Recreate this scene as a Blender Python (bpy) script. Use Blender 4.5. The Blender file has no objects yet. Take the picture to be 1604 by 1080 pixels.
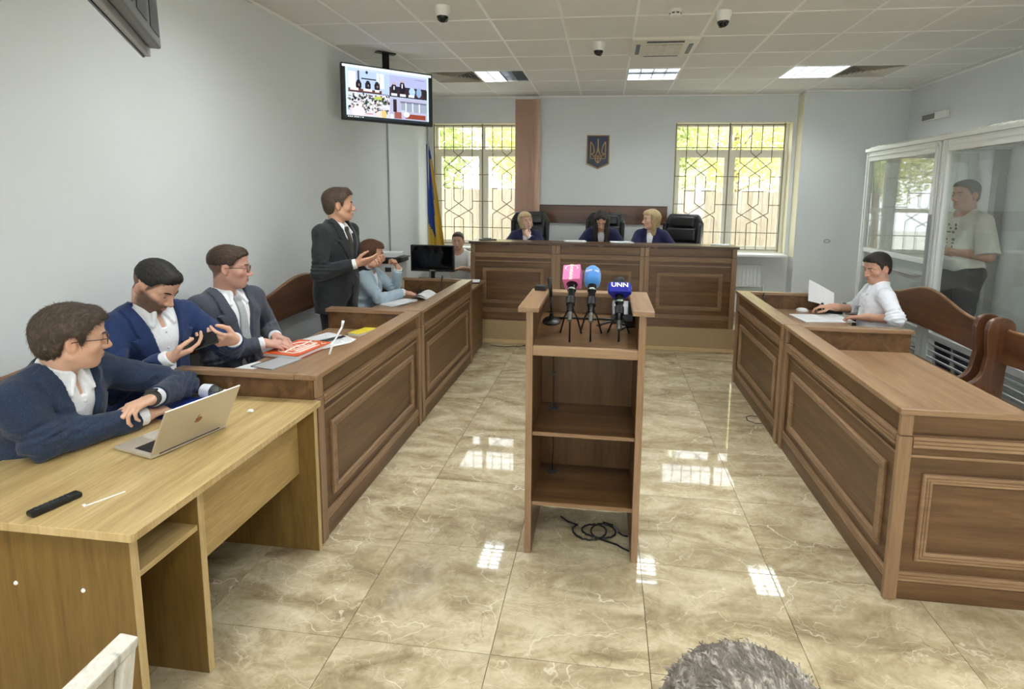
import bpy, bmesh, math, random
import numpy as np
from mathutils import Matrix, Vector
random.seed(7)
SC = bpy.context.scene
COL = SC.collection
PI = math.pi
rad = math.radians

# ------------------------------------------------------------------ camera, world, exposure
cam_d = bpy.data.cameras.new('camera')
cam = bpy.data.objects.new('camera', cam_d)
COL.objects.link(cam)
# rows: camera right, image-down, forward (solved from the tile grids of floor and ceiling)
RC = [[0.9926743940728995, 0.12016390075538061, 0.012577134302094072],
      [0.02762793030065671, -0.12442151428473484, -0.9918447379758565],
      [-0.11761906656364829, 0.9849263544744573, -0.12682993117695643]]
CAM_Z = 1.737
Mc = Matrix(((RC[0][0], -RC[1][0], -RC[2][0], 0), (RC[0][1], -RC[1][1], -RC[2][1], 0),
             (RC[0][2], -RC[1][2], -RC[2][2], CAM_Z), (0, 0, 0, 1)))
cam.matrix_world = Mc
cam_d.sensor_fit = 'HORIZONTAL'
cam_d.sensor_width = 36
cam_d.lens = 834.44 * 36 / 1604
cam_d.shift_x = -(848.42 - 802) / 1604
cam_d.shift_y = (413.74 - 540) / 1604
cam_d.clip_start = 0.02
SC.camera = cam

SC.view_settings.view_transform = 'Standard'
SC.view_settings.look = 'None'
SC.view_settings.gamma = 1.0
SC.view_settings.use_curve_mapping = False
SC.view_settings.exposure = 1.72

W = bpy.data.worlds.new('sky')
SC.world = W
W.use_nodes = True
bg = W.node_tree.nodes['Background']
bg.inputs[0].default_value = (0.93, 0.96, 1.0, 1)
bg.inputs[1].default_value = 2.0

sun_d = bpy.data.lights.new('sun', 'SUN')
sun_d.energy = 2.0
sun_d.angle = rad(1.0)
sun_d.color = (1.0, 0.95, 0.82)
sun = bpy.data.objects.new('sun', sun_d)
sun.rotation_euler = (rad(38), 0, rad(-20))      # high sun from behind the building: lights trees and fence, never the room
COL.objects.link(sun)
LAMP = 10.0          # radiance of the three ceiling panels in view
LAMP_ADDED = 16.0     # of the unseen panels added to brighten the room

# ------------------------------------------------------------------ colour and material helpers
def lin(c):
    return c / 12.92 if c <= 0.04045 else ((c + 0.055) / 1.055) ** 2.4
def rgb(r, g, b):
    return (lin(r / 255), lin(g / 255), lin(b / 255), 1.0)

class NT:
    def __init__(s, name):
        s.m = bpy.data.materials.new(name)
        s.m.use_nodes = True
        s.t = s.m.node_tree
        s.n = s.t.nodes
        s.p = s.n['Principled BSDF']
        s.out = s.n['Material Output']
    def new(s, typ, **kw):
        n = s.n.new(typ)
        for k, v in kw.items():
            setattr(n, k, v)
        return n
    def link(s, a, b):
        s.t.links.new(a, b)
    def setp(s, **kw):
        for k, v in kw.items():
            s.p.inputs[k.replace('_', ' ')].default_value = v
    def coord(s, kind='Object', scale=(1, 1, 1), rnd=0.0, rot=(0, 0, 0)):
        tc = s.new('ShaderNodeTexCoord')
        mp = s.new('ShaderNodeMapping')
        mp.inputs['Scale'].default_value = scale
        mp.inputs['Rotation'].default_value = rot
        if kind == 'Position':
            src = s.new('ShaderNodeNewGeometry').outputs['Position']
        else:
            src = tc.outputs[kind]
        if rnd:
            oi = s.new('ShaderNodeObjectInfo')
            mu = s.new('ShaderNodeVectorMath', operation='MULTIPLY_ADD')
            cx = s.new('ShaderNodeCombineXYZ')
            for i in range(3):
                s.link(oi.outputs['Random'], cx.inputs[i])
            mu.inputs[1].default_value = (rnd, rnd * 1.7, rnd * 0.6)
            s.link(cx.outputs[0], mu.inputs[0])
            s.link(src, mu.inputs[2])
            src = mu.outputs[0]
        s.link(src, mp.inputs[0])
        return mp.outputs[0]
    def noise(s, vec, scale, detail=4, rough=0.55, dist=0.0):
        n = s.new('ShaderNodeTexNoise')
        n.inputs['Scale'].default_value = scale
        n.inputs['Detail'].default_value = detail
        n.inputs['Roughness'].default_value = rough
        n.inputs['Distortion'].default_value = dist
        s.link(vec, n.inputs['Vector'])
        return n.outputs['Fac']
    def ramp(s, fac, stops):
        r = s.new('ShaderNodeValToRGB')
        e = r.color_ramp.elements
        while len(e) < len(stops):
            e.new(0.5)
        for i, (p, c) in enumerate(stops):
            e[i].position = p
            e[i].color = c
        s.link(fac, r.inputs[0])
        return r.outputs[0]
    def mix(s, fac, a, b, mode='MIX'):
        m = s.new('ShaderNodeMix', data_type='RGBA', blend_type=mode)
        for sock, v in ((m.inputs[0], fac), (m.inputs[6], a), (m.inputs[7], b)):
            if hasattr(v, 'is_linked') or hasattr(v, 'links'):
                s.link(v, sock)
            else:
                sock.default_value = v
        return m.outputs[2]
    def bump(s, h, strength=0.2, dist=0.002):
        b = s.new('ShaderNodeBump')
        b.inputs['Strength'].default_value = strength
        b.inputs['Distance'].default_value = dist
        s.link(h, b.inputs['Height'])
        s.link(b.outputs[0], s.p.inputs['Normal'])

MATS = {}
def plain(name, c, rough=0.5, metal=0.0, spec=0.5, bump=None, var=0.0, vscale=8, sheen=0.0, coat=0.0):
    if name in MATS:
        return MATS[name]
    s = NT(name)
    s.setp(Roughness=rough, Metallic=metal)
    s.p.inputs['Specular IOR Level'].default_value = spec
    s.p.inputs['Sheen Weight'].default_value = sheen
    s.p.inputs['Coat Weight'].default_value = coat
    v = s.coord('Object')
    k = tuple(max(0, x * (1 - var)) for x in c[:3]) + (1,)
    k2 = tuple(min(1, x * (1 + var)) for x in c[:3]) + (1,)
    if var:
        col = s.ramp(s.noise(v, vscale, 4), [(0.3, k), (0.7, k2)])
        s.link(col, s.p.inputs['Base Color'])
    else:
        s.p.inputs['Base Color'].default_value = c
    if bump:
        s.bump(s.noise(v, bump[0], 3), bump[1], bump[2] if len(bump) > 2 else 0.002)
    MATS[name] = s.m
    return s.m

def wood(name, dark, mid, light, axis='X', rough=0.35, scale=1.0, rnd=3.0, coat=0.0, streak=(0.25, 0.5, 0.75)):
    if name in MATS:
        return MATS[name]
    s = NT(name)
    a = 0.9 * scale
    b = 11.0 * scale
    sc = {'X': (a, b, b), 'Y': (b, a, b), 'Z': (b, b, a)}[axis]
    v = s.coord('Object', sc, rnd)
    n1 = s.noise(v, 1.0, 6, 0.6, 0.9)
    col = s.ramp(n1, [(streak[0], dark), (streak[1], mid), (streak[2], light)])
    v2 = s.coord('Object', tuple(x * 7 for x in sc), rnd)
    n2 = s.noise(v2, 1.3, 3, 0.6, 0.2)
    pores = s.ramp(n2, [(0.35, (0.72, 0.68, 0.65, 1)), (0.6, (1, 1, 1, 1))])
    s.link(s.mix(0.6, col, pores, 'MULTIPLY'), s.p.inputs['Base Color'])
    s.setp(Roughness=rough)
    s.p.inputs['Coat Weight'].default_value = coat
    s.p.inputs['Coat Roughness'].default_value = 0.15
    s.bump(n2, 0.12, 0.001)
    MATS[name] = s.m
    return s.m

def emission(name, c, strength):
    if name in MATS:
        return MATS[name]
    s = NT(name)
    s.p.inputs['Base Color'].default_value = (0, 0, 0, 1)
    s.p.inputs['Emission Color'].default_value = c
    s.p.inputs['Emission Strength'].default_value = strength
    MATS[name] = s.m
    return s.m

def glass(name, tint=(0.96, 0.98, 0.97, 1), refl=0.06, dirt=0.0):
    """window glass: mostly see-through, a Fresnel share of mirror"""
    if name in MATS:
        return MATS[name]
    s = NT(name)
    tr = s.new('ShaderNodeBsdfTransparent')
    tr.inputs[0].default_value = tint
    gl = s.new('ShaderNodeBsdfGlossy')
    gl.inputs['Roughness'].default_value = 0.02
    fr = s.new('ShaderNodeFresnel')
    # the same pane seen from either side: undo the node's inversion on back faces
    ge = s.new('ShaderNodeNewGeometry')
    io = s.new('ShaderNodeMapRange')
    io.inputs['To Min'].default_value = 1.5
    io.inputs['To Max'].default_value = 1 / 1.5
    s.link(ge.outputs['Backfacing'], io.inputs[0])
    s.link(io.outputs[0], fr.inputs[0])
    ma = s.new('ShaderNodeMath', operation='ADD', use_clamp=True)
    ma.inputs[1].default_value = refl
    s.link(fr.outputs[0], ma.inputs[0])
    mx = s.new('ShaderNodeMixShader')
    s.link(ma.outputs[0], mx.inputs[0])
    s.link(tr.outputs[0], mx.inputs[1])
    s.link(gl.outputs[0], mx.inputs[2])
    last = mx
    if dirt:
        df = s.new('ShaderNodeBsdfDiffuse')
        df.inputs[0].default_value = rgb(215, 218, 212)
        n = s.noise(s.coord('Object'), 2.2, 4, 0.6, 1.0)
        mr = s.new('ShaderNodeMapRange')
        mr.inputs['From Min'].default_value = 0.35
        mr.inputs['From Max'].default_value = 0.75
        mr.inputs['To Min'].default_value = dirt * 0.4
        mr.inputs['To Max'].default_value = dirt * 1.6
        s.link(n, mr.inputs[0])
        m2 = s.new('ShaderNodeMixShader')
        s.link(mr.outputs[0], m2.inputs[0])
        s.link(mx.outputs[0], m2.inputs[1])
        s.link(df.outputs[0], m2.inputs[2])
        last = m2
    s.link(last.outputs[0], s.out.inputs[0])
    MATS[name] = s.m
    return s.m

def vcol(name, attr='Col', rough=0.5, emit=0.0, sss=0.0, spec=0.5):
    """material that reads a colour attribute holding the thing's own colours"""
    if name in MATS:
        return MATS[name]
    s = NT(name)
    a = s.new('ShaderNodeAttribute', attribute_name=attr)
    if emit:
        s.p.inputs['Base Color'].default_value = (0.01, 0.01, 0.01, 1)
        s.link(a.outputs['Color'], s.p.inputs['Emission Color'])
        s.p.inputs['Emission Strength'].default_value = emit
    else:
        s.link(a.outputs['Color'], s.p.inputs['Base Color'])
    s.setp(Roughness=rough)
    s.p.inputs['Specular IOR Level'].default_value = spec
    if sss:
        s.p.inputs['Subsurface Weight'].default_value = sss
        s.p.inputs['Subsurface Radius'].default_value = (0.012, 0.005, 0.003)
        s.p.inputs['Subsurface Scale'].default_value = 0.6
    MATS[name] = s.m
    return s.m

# ------------------------------------------------------------------ mesh helpers
class MB:
    """collects shapes, then links them as ONE mesh object"""
    def __init__(s, M=None):
        s.v = []
        s.f = []
        s.M = M
    def add(s, vs, fs, M=None):
        o = len(s.v)
        for p in vs:
            p = Vector(p)
            if M is not None:
                p = M @ p
            if s.M is not None:
                p = s.M @ p
            s.v.append(p[:])
        s.f += [tuple(i + o for i in f) for f in fs]
        return s
    def box(s, x0, x1, y0, y1, z0, z1, M=None):
        return s.add([(x0, y0, z0), (x1, y0, z0), (x1, y1, z0), (x0, y1, z0), (x0, y0, z1), (x1, y0, z1), (x1, y1, z1), (x0, y1, z1)],
                     [(0, 3, 2, 1), (4, 5, 6, 7), (0, 1, 5, 4), (1, 2, 6, 5), (2, 3, 7, 6), (3, 0, 4, 7)], M)
    def prism(s, poly, d0, d1, plane='XZ', M=None):
        """closed outline swept from d0 to d1 along the missing axis"""
        n = len(poly)
        def P(a, b, d):
            return {'XZ': (a, d, b), 'XY': (a, b, d), 'YZ': (d, a, b)}[plane]
        vs = [P(a, b, d0) for a, b in poly] + [P(a, b, d1) for a, b in poly]
        fs = [tuple(range(n))[::-1], tuple(range(n, 2 * n))]
        fs += [(i, (i + 1) % n, n + (i + 1) % n, n + i) for i in range(n)]
        return s.add(vs, fs, M)
    def lathe(s, prof, n=24, M=None, cap=True):
        vs = []
        for r, z in prof:
            vs += [(r * math.cos(2 * PI * i / n), r * math.sin(2 * PI * i / n), z) for i in range(n)]
        fs = []
        for k in range(len(prof) - 1):
            fs += [(k * n + i, k * n + (i + 1) % n, (k + 1) * n + (i + 1) % n, (k + 1) * n + i) for i in range(n)]
        if cap:
            fs += [tuple(range(n))[::-1], tuple((len(prof) - 1) * n + i for i in range(n))]
        return s.add(vs, fs, M)
    def tube(s, pts, r, n=8, M=None, closed=False):
        pts = [Vector(p) for p in pts]
        m = len(pts)
        rs = r if isinstance(r, (list, tuple)) else [r] * m
        vs = []
        up = Vector((0, 0, 1))
        prev = None
        for i, p in enumerate(pts):
            t = (pts[(i + 1) % m] - pts[i - 1]) if closed else (pts[min(i + 1, m - 1)] - pts[max(i - 1, 0)])
            t.normalize()
            if prev is None:
                a = t.cross(up if abs(t.z) < 0.9 else Vector((1, 0, 0))).normalized()
            else:
                a = (prev - t * prev.dot(t))
                a = a.normalized() if a.length > 1e-6 else t.orthogonal().normalized()
            prev = a
            b = t.cross(a)
            vs += [p + (a * math.cos(2 * PI * k / n) + b * math.sin(2 * PI * k / n)) * rs[i] for k in range(n)]
        fs = []
        for i in range(m if closed else m - 1):
            j = (i + 1) % m
            fs += [(i * n + k, i * n + (k + 1) % n, j * n + (k + 1) % n, j * n + k) for k in range(n)]
        if not closed:
            fs += [tuple(range(n))[::-1], tuple((m - 1) * n + k for k in range(n))]
        return s.add(vs, fs, M)
    def ell(s, c, r, n=16, M=None):
        vs = []
        fs = []
        m = n // 2
        for j in range(m + 1):
            th = PI * j / m
            for i in range(n):
                ph = 2 * PI * i / n
                vs.append((c[0] + r[0] * math.sin(th) * math.cos(ph), c[1] + r[1] * math.sin(th) * math.sin(ph), c[2] + r[2] * math.cos(th)))
        for j in range(m):
            for i in range(n):
                fs.append((j * n + i, (j + 1) * n + i, (j + 1) * n + (i + 1) % n, j * n + (i + 1) % n))
        return s.add(vs, fs, M)
    def frame(s, x0, x1, z0, z1, w, y0, y1, prof=True):
        """mitred rectangular moulding standing in the XZ plane, thickness from y0 (wall) to y1 (front), with a fluted section"""
        ys = [(0, y0), (0, y0 + (y1 - y0) * .7), (w * .12, y1), (w * .3, y1), (w * .36, y0 + (y1 - y0) * .65), (w * .44, y1), (w * .58, y1),
              (w * .64, y0 + (y1 - y0) * .65), (w * .72, y1), (w * .88, y1), (w, y0 + (y1 - y0) * .7), (w, y0)] if prof else [(0, y0), (0, y1), (w, y1), (w, y0)]
        n = len(ys)
        vs = []
        for o, y in ys:
            vs += [(x0 + o, y, z0 + o), (x1 - o, y, z0 + o), (x1 - o, y, z1 - o), (x0 + o, y, z1 - o)]
        fs = []
        for k in range(n - 1):
            for c in range(4):
                d = (c + 1) % 4
                fs.append((k * 4 + c, k * 4 + d, (k + 1) * 4 + d, (k + 1) * 4 + c))
        return s.add(vs, fs)
    def strip(s, x0, x1, z0, z1, y0, y1, n=3):
        """horizontal fluted strip"""
        h = (z1 - z0)
        prof = [(y0, z0), (y1 * .8 + y0 * .2, z0)]
        for k in range(n):
            a = z0 + h * (k + .12) / n
            b = z0 + h * (k + .88) / n
            prof += [(y1, a), (y1, b)]
            if k < n - 1:
                prof.append((y0 * .4 + y1 * .6, z0 + h * (k + 1) / n))
        prof += [(y1 * .8 + y0 * .2, z1), (y0, z1)]
        m = len(prof)
        vs = [(x0, y, z) for y, z in prof] + [(x1, y, z) for y, z in prof]
        fs = [(i, m + i, m + i + 1, i + 1) for i in range(m - 1)] + [tuple(range(m)), tuple(range(2 * m - 1, m - 1, -1))]
        return s.add(vs, fs)

def link_obj(name, data, parent=None):
    o = bpy.data.objects.new(name, data)
    COL.objects.link(o)
    if parent is not None:
        o.parent = parent
    return o

def obj(name, mb, mat, parent=None, bevel=0.0, smooth=False, label=None, fixn=True):
    me = bpy.data.meshes.new(name)
    me.from_pydata(mb.v, [], mb.f)
    if fixn:
        bm = bmesh.new()
        bm.from_mesh(me)
        bmesh.ops.recalc_face_normals(bm, faces=bm.faces)
        bm.to_mesh(me)
        bm.free()
    me.update()
    me.materials.append(mat)
    if smooth:
        me.polygons.foreach_set('use_smooth', [True] * len(me.polygons))
        if smooth == 'auto':
            me.set_sharp_from_angle(angle=rad(38))
    o = link_obj(name, me, parent)
    if bevel:
        b = o.modifiers.new('bevel', 'BEVEL')
        b.width = bevel
        b.segments = 2
        b.limit_method = 'ANGLE'
        b.angle_limit = rad(40)
        b.harden_normals = False
    if label:
        o['label'] = label
    return o

def tag(o, label, cat, group=None):
    o['label'] = label
    o['category'] = cat
    if group:
        o['group'] = group
    return o

def thing(name, label, cat, loc=(0, 0, 0), rz=0.0, group=None):
    o = bpy.data.objects.new(name, None)
    o.empty_display_size = 0.05
    COL.objects.link(o)
    o.location = loc
    o.rotation_euler = (0, 0, rz)
    return tag(o, label, cat, group)

def struct(name, mb, mat, parent=None, **kw):
    o = obj(name, mb, mat, parent, **kw)
    if parent is None:
        o['kind'] = 'structure'
    return o

def copy_tree(src, loc=None, rz=None, label=None):
    r = src.copy()
    COL.objects.link(r)
    if loc is not None:
        r.location = loc
    if rz is not None:
        r.rotation_euler = (0, 0, rz)
    if label:
        r['label'] = label
    def kids(a, b):
        for ch in list(a.children):
            if ch is b:
                continue
            c = ch.copy()
            COL.objects.link(c)
            c.parent = b
            kids(ch, c)
    kids(src, r)
    return r

def text(name, body, size, mat, parent, M, extrude=0.0004, align='CENTER'):
    cu = bpy.data.curves.new(name, 'FONT')
    cu.body = body
    cu.size = size
    cu.extrude = extrude
    cu.offset = size * .022
    cu.align_x = align
    cu.align_y = 'CENTER'
    cu.resolution_u = 3
    cu.materials.append(mat)
    tmp = bpy.data.objects.new(name, cu)
    COL.objects.link(tmp)
    me = bpy.data.meshes.new_from_object(tmp)
    bpy.data.objects.remove(tmp)
    bpy.data.curves.remove(cu)
    me.name = name
    o = link_obj(name, me, parent)
    o.matrix_local = M
    return o

def frame_M(o, x, y):
    """matrix with origin o, x axis along x, y axis near y"""
    o = Vector(o)
    x = Vector(x).normalized()
    z = x.cross(Vector(y)).normalized()
    y = z.cross(x)
    return Matrix(((x.x, y.x, z.x, o.x), (x.y, y.y, z.y, o.y), (x.z, y.z, z.z, o.z), (0, 0, 0, 1)))

# ------------------------------------------------------------------ materials used all over
M_wall = plain('wall_paint', rgb(224, 228, 229), 0.75, spec=0.3, bump=(220, 0.06), var=0.015, vscale=1.2)
M_reveal = plain('reveal_paint', rgb(232, 226, 200), 0.7, spec=0.3, bump=(220, 0.05))
M_tile_c = plain('ceiling_tile_board', rgb(232, 231, 227), 0.9, spec=0.1, bump=(420, 0.12), var=0.02, vscale=3)
M_bar_c = plain('ceiling_bar_metal', rgb(250, 249, 246), 0.45)
M_white = plain('white_plastic', rgb(232, 232, 228), 0.4)
M_whitem = plain('white_metal', rgb(226, 230, 230), 0.35, var=0.02)
M_black = plain('black_plastic', rgb(18, 18, 20), 0.35)
M_blackm = plain('black_metal', rgb(24, 25, 26), 0.3, metal=0.6)
M_grey = plain('grey_plastic', rgb(150, 152, 152), 0.45)
M_dgrey = plain('dark_grey_plastic', rgb(62, 65, 68), 0.4)
M_chrome = plain('chrome', rgb(215, 215, 215), 0.12, metal=1.0)
M_paper = plain('paper', rgb(238, 240, 242), 0.7, var=0.01)
D1, D2, D3 = rgb(66, 46, 27), rgb(104, 75, 46), rgb(128, 97, 64)
M_woodX = wood('walnut_panel_x', D1, D2, D3, 'X', 0.33)
M_woodY = wood('walnut_panel_y', D1, D2, D3, 'Y', 0.33)
M_woodZ = wood('walnut_panel_z', D1, D2, D3, 'Z', 0.33)
T1, T2, T3 = rgb(124, 96, 70), rgb(151, 120, 90), rgb(168, 138, 107)
M_trimX = wood('walnut_trim_x', T1, T2, T3, 'X', 0.32)
M_trimZ = wood('walnut_trim_z', T1, T2, T3, 'Z', 0.32)
M_trimY = wood('walnut_trim_y', T1, T2, T3, 'Y', 0.32)
B1, B2, B3 = rgb(68, 42, 27), rgb(98, 62, 40), rgb(120, 80, 54)
M_benchY = wood('bench_wood_y', B1, B2, B3, 'Y', 0.3, coat=0.3)
M_benchZ = wood('bench_wood_z', B1, B2, B3, 'Z', 0.3, coat=0.3)
M_benchX = wood('bench_wood_x', B1, B2, B3, 'X', 0.3)
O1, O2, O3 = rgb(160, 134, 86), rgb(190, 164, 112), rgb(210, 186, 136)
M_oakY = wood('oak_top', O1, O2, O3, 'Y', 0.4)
M_oakZ = wood('oak_shaded', rgb(112, 86, 40), rgb(130, 101, 50), rgb(146, 116, 62), 'Z', 0.5)  # darker oak: the shade on the desk sides is put into the colour
M_oakE = wood('oak_edge', rgb(186, 158, 108), rgb(204, 177, 126), rgb(216, 190, 142), 'Z', 0.45)
# ------------------------------------------------------------------ the room
XL, XR, YB, YF, ZC = -2.72, 3.92, 7.95, -3.2, 3.179
YS = 7.72            # the protruding right stretch of the back wall
XS = 2.60
FT = 0.6

def marble():
    s = NT('marble_tile')
    v = s.coord('Position', (1, 1, 1), 9.0)
    v2 = s.coord('Position', (0.75, 1.7, 1), 9.0, (0, 0, rad(38)))
    base = s.ramp(s.noise(v2, 2.4, 7, 0.62, 1.4), [(0.28, rgb(140, 124, 97)), (0.44, rgb(178, 163, 132)), (0.58, rgb(203, 190, 160)), (0.75, rgb(224, 214, 190))])
    # fine mottling
    m2 = s.ramp(s.noise(v, 17, 6, 0.75, 1.2), [(0.32, (0.74, 0.70, 0.63, 1)), (0.58, (1, 1, 1, 1))])
    col = s.mix(0.8, base, m2, 'MULTIPLY')
    # pale and dark veins: distance to warped cell edges
    nv = s.new('ShaderNodeTexNoise')
    nv.inputs['Scale'].default_value = 3.0
    nv.inputs['Detail'].default_value = 4
    s.link(v, nv.inputs['Vector'])
    ad = s.new('ShaderNodeVectorMath', operation='MULTIPLY_ADD')
    ad.inputs[1].default_value = (0.55, 0.55, 0.55)
    s.link(nv.outputs['Color'], ad.inputs[0])
    s.link(v2, ad.inputs[2])
    for sc, w, c, f in ((1.9, 0.009, rgb(238, 230, 210), 0.75), (2.6, 0.010, rgb(120, 99, 72), 0.45), (4.3, 0.009, rgb(232, 222, 198), 0.55), (7.5, .02, rgb(222, 210, 184), .5)):
        vo = s.new('ShaderNodeTexVoronoi', feature='DISTANCE_TO_EDGE')
        vo.inputs['Scale'].default_value = sc
        s.link(ad.outputs[0], vo.inputs['Vector'])
        mr = s.new('ShaderNodeMapRange')
        mr.inputs['From Min'].default_value = w
        mr.inputs['From Max'].default_value = 0.0
        mr.inputs['To Max'].default_value = f
        s.link(vo.outputs['Distance'], mr.inputs[0])
        br = s.noise(v, 2.1 + sc, 2)
        mm = s.new('ShaderNodeMath', operation='MULTIPLY')
        m3 = s.new('ShaderNodeMapRange')
        m3.inputs['From Min'].default_value = 0.42
        m3.inputs['From Max'].default_value = 0.6
        s.link(br, m3.inputs[0])
        s.link(mr.outputs[0], mm.inputs[0])
        s.link(m3.outputs[0], mm.inputs[1])
        col = s.mix(mm.outputs[0], col, c)
    s.link(col, s.p.inputs['Base Color'])
    s.setp(Roughness=0.035)
    s.p.inputs['Specular IOR Level'].default_value = 0.5
    return s.m
M_marble = marble()
M_grout = plain('grout', rgb(128, 112, 88), 0.8)

floor = struct('floor', MB().box(XL - .2, XR + .2, YF - .2, YB + .35, -0.15, -0.0125), M_grout)
tb = MB().box(-FT / 2 + .0013, FT / 2 - .0013, -FT / 2 + .0013, FT / 2 - .0013, -0.012, 0)
tile_me = None
fx0, fy0 = -0.992, 1.79
for i in range(-3, 9):
    for j in range(-2, 11):
        cx_, cy_ = fx0 + FT * (i + .5), fy0 + FT * (j + .5)
        x0, x1 = cx_ - FT / 2, cx_ + FT / 2
        if x1 < XL + .05 or x0 > XR - .05 or cy_ - FT / 2 > YB:
            continue
        if tile_me is None:
            t = obj('floor_tile', tb, M_marble, floor)
            tile_me = t.data
        else:
            t = link_obj('floor_tile', tile_me, floor)
        t.location = (cx_, cy_, 0)
# the unseen rest of the floor behind the camera: one slab of the same stone
struct('floor_slab', MB().box(XL, XR, YF, fy0 - 2 * FT - .002, -0.012, 0), M_marble, floor)

# ceiling: boards laid in a metal grid
cx0, cy0 = 0.8, 4.546
ceil_ = struct('ceiling', MB().box(XL - .2, XR + .2, YF - .2, YB + .35, ZC + .30, ZC + .34), M_tile_c)
LIGHTS = {(-4, 3): 'half', (-1, 3): 'two', (2, 3): 'full'}
VENTS = [(-5, 3), (3, 3)]
CASS = (-1, 1)
HID = [(-4, -3), (-1, -3), (2, -3), (-4, -8), (-1, -8), (2, -8), (-4, -11), (-1, -11), (2, -11)]  # cells of the unseen lights added for brightness
bt = MB().box(-.291, .291, -.291, .291, 0.002, 0.016)
ct_me = None
taken = set(LIGHTS) | set(VENTS) | {CASS}
for i in range(-6, 6):
    for j in range(-1, 6):
        x0, x1 = cx0 + .6 * i, cx0 + .6 * (i + 1)
        y0, y1 = cy0 + .6 * j, cy0 + .6 * (j + 1)
        if (i, j) in taken or x1 < XL + .02 or x0 > XR - .02 or y0 > YB - .02:
            continue
        a, b, c, d = max(x0 + .009, XL), min(x1 - .009, XR), y0 + .009, min(y1 - .009, YB)
        if b - a > .58 and d - c > .58:
            if ct_me is None:
                t = obj('ceiling_tile', bt, M_tile_c, ceil_)
                ct_me = t.data
            else:
                t = link_obj('ceiling_tile', ct_me, ceil_)
            t.location = ((x0 + x1) / 2, (y0 + y1) / 2, ZC)
        else:
            t = obj('ceiling_tile', MB().box(a, b, c, d, ZC + .002, ZC + .016), M_tile_c, ceil_)
# the unseen part behind the camera: boards in strips between the added lamps
mb = MB()
for i in range(-6, 6):
    for j in range(-13, -1):
        x0, x1 = max(cx0 + .6 * i, XL), min(cx0 + .6 * (i + 1), XR)
        if (i, j) in HID or x1 <= x0:
            continue
        mb.box(x0, x1, cy0 + .6 * j, cy0 + .6 * (j + 1), ZC + .002, ZC + .016)
o = struct('ceiling_boards', mb, M_tile_c, ceil_)
o['kind'] = 'stuff'
mb = MB()
for i in range(-5, 6):
    mb.box(cx0 + .6 * i - .012, cx0 + .6 * i + .012, YF, YB, ZC - .001, ZC + .02)
for j in range(-12, 6):
    y = cy0 + .6 * j
    if y < YB:
        mb.box(XL, XR, y - .011, y + .011, ZC - .0015, ZC + .0195)
o = struct('ceiling_grid', mb, M_bar_c, ceil_)
struct('trim_1', MB().box(XL, XL + .02, YF, YB, ZC - .02, ZC).box(XR - .02, XR, YF, YS, ZC - .02, ZC).box(XL, XS, YB - .02, YB, ZC - .02, ZC).box(XS, XR, YS - .02, YS, ZC - .02, ZC), M_bar_c)

# walls
struct('wall_left', MB().box(XL - .2, XL, YF - .2, YB + .3, -.0, ZC + .3), M_wall)
struct('wall_right', MB().box(XR, XR + .2, YF - .2, YB + .3, -.0, ZC + .3), M_wall)
# wall behind the camera; its three windows are added to brighten the room
mbf = MB()
FW = [(-2.2, -.7), (-.1, 1.4), (2.0, 3.5)]
xs_ = [XL] + [v_ for p_ in FW for v_ in p_] + [XR]
for k in range(0, len(xs_), 2):
    mbf.box(xs_[k], xs_[k + 1], YF - .2, YF, 0, ZC + .3)
for a, b in FW:
    mbf.box(a, b, YF - .2, YF, 0, .9).box(a, b, YF - .2, YF, 2.85, ZC + .3)
struct('wall_front', mbf, M_wall)
WZ0, WZ1 = 0.95, 2.80
W1 = (-2.63, -1.12)
W2 = (0.95, 2.55)
mb = MB()
y0, y1 = YB, YB + .3
mb.box(XL, W1[0], y0, y1, 0, ZC + .3).box(W1[1], W2[0], y0, y1, 0, ZC + .3).box(W2[1], XS, y0, y1, 0, ZC + .3)
for a, b in (W1, W2):
    mb.box(a, b, y0, y1, 0, WZ0).box(a, b, y0, y1, WZ1, ZC + .3)
mb.box(XS, XR, YS, y1, 0, ZC + .3)
struct('wall_back', mb, M_wall)
struct('trim_2', MB().box(XS - .004, XS - .0005, YS + .001, YB - .001, 0.93, ZC - .02), M_reveal)
struct('trim_3', MB().box(XL, XL + .016, 6.455, 6.475, .5, ZC - .02), plain('cable_duct', rgb(165, 168, 168), .5))
struct('baseboard_left', MB().box(XL, XL + .012, YF, YB, 0, .08), M_marble)
struct('baseboard_right', MB().box(XR - .012, XR, YF, YS, 0, .08), M_marble)
struct('baseboard_back', MB().box(XL, XS, YB - .012, YB, 0, .08).box(XS, XR, YS - .012, YS, 0, .08), M_marble)

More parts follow.
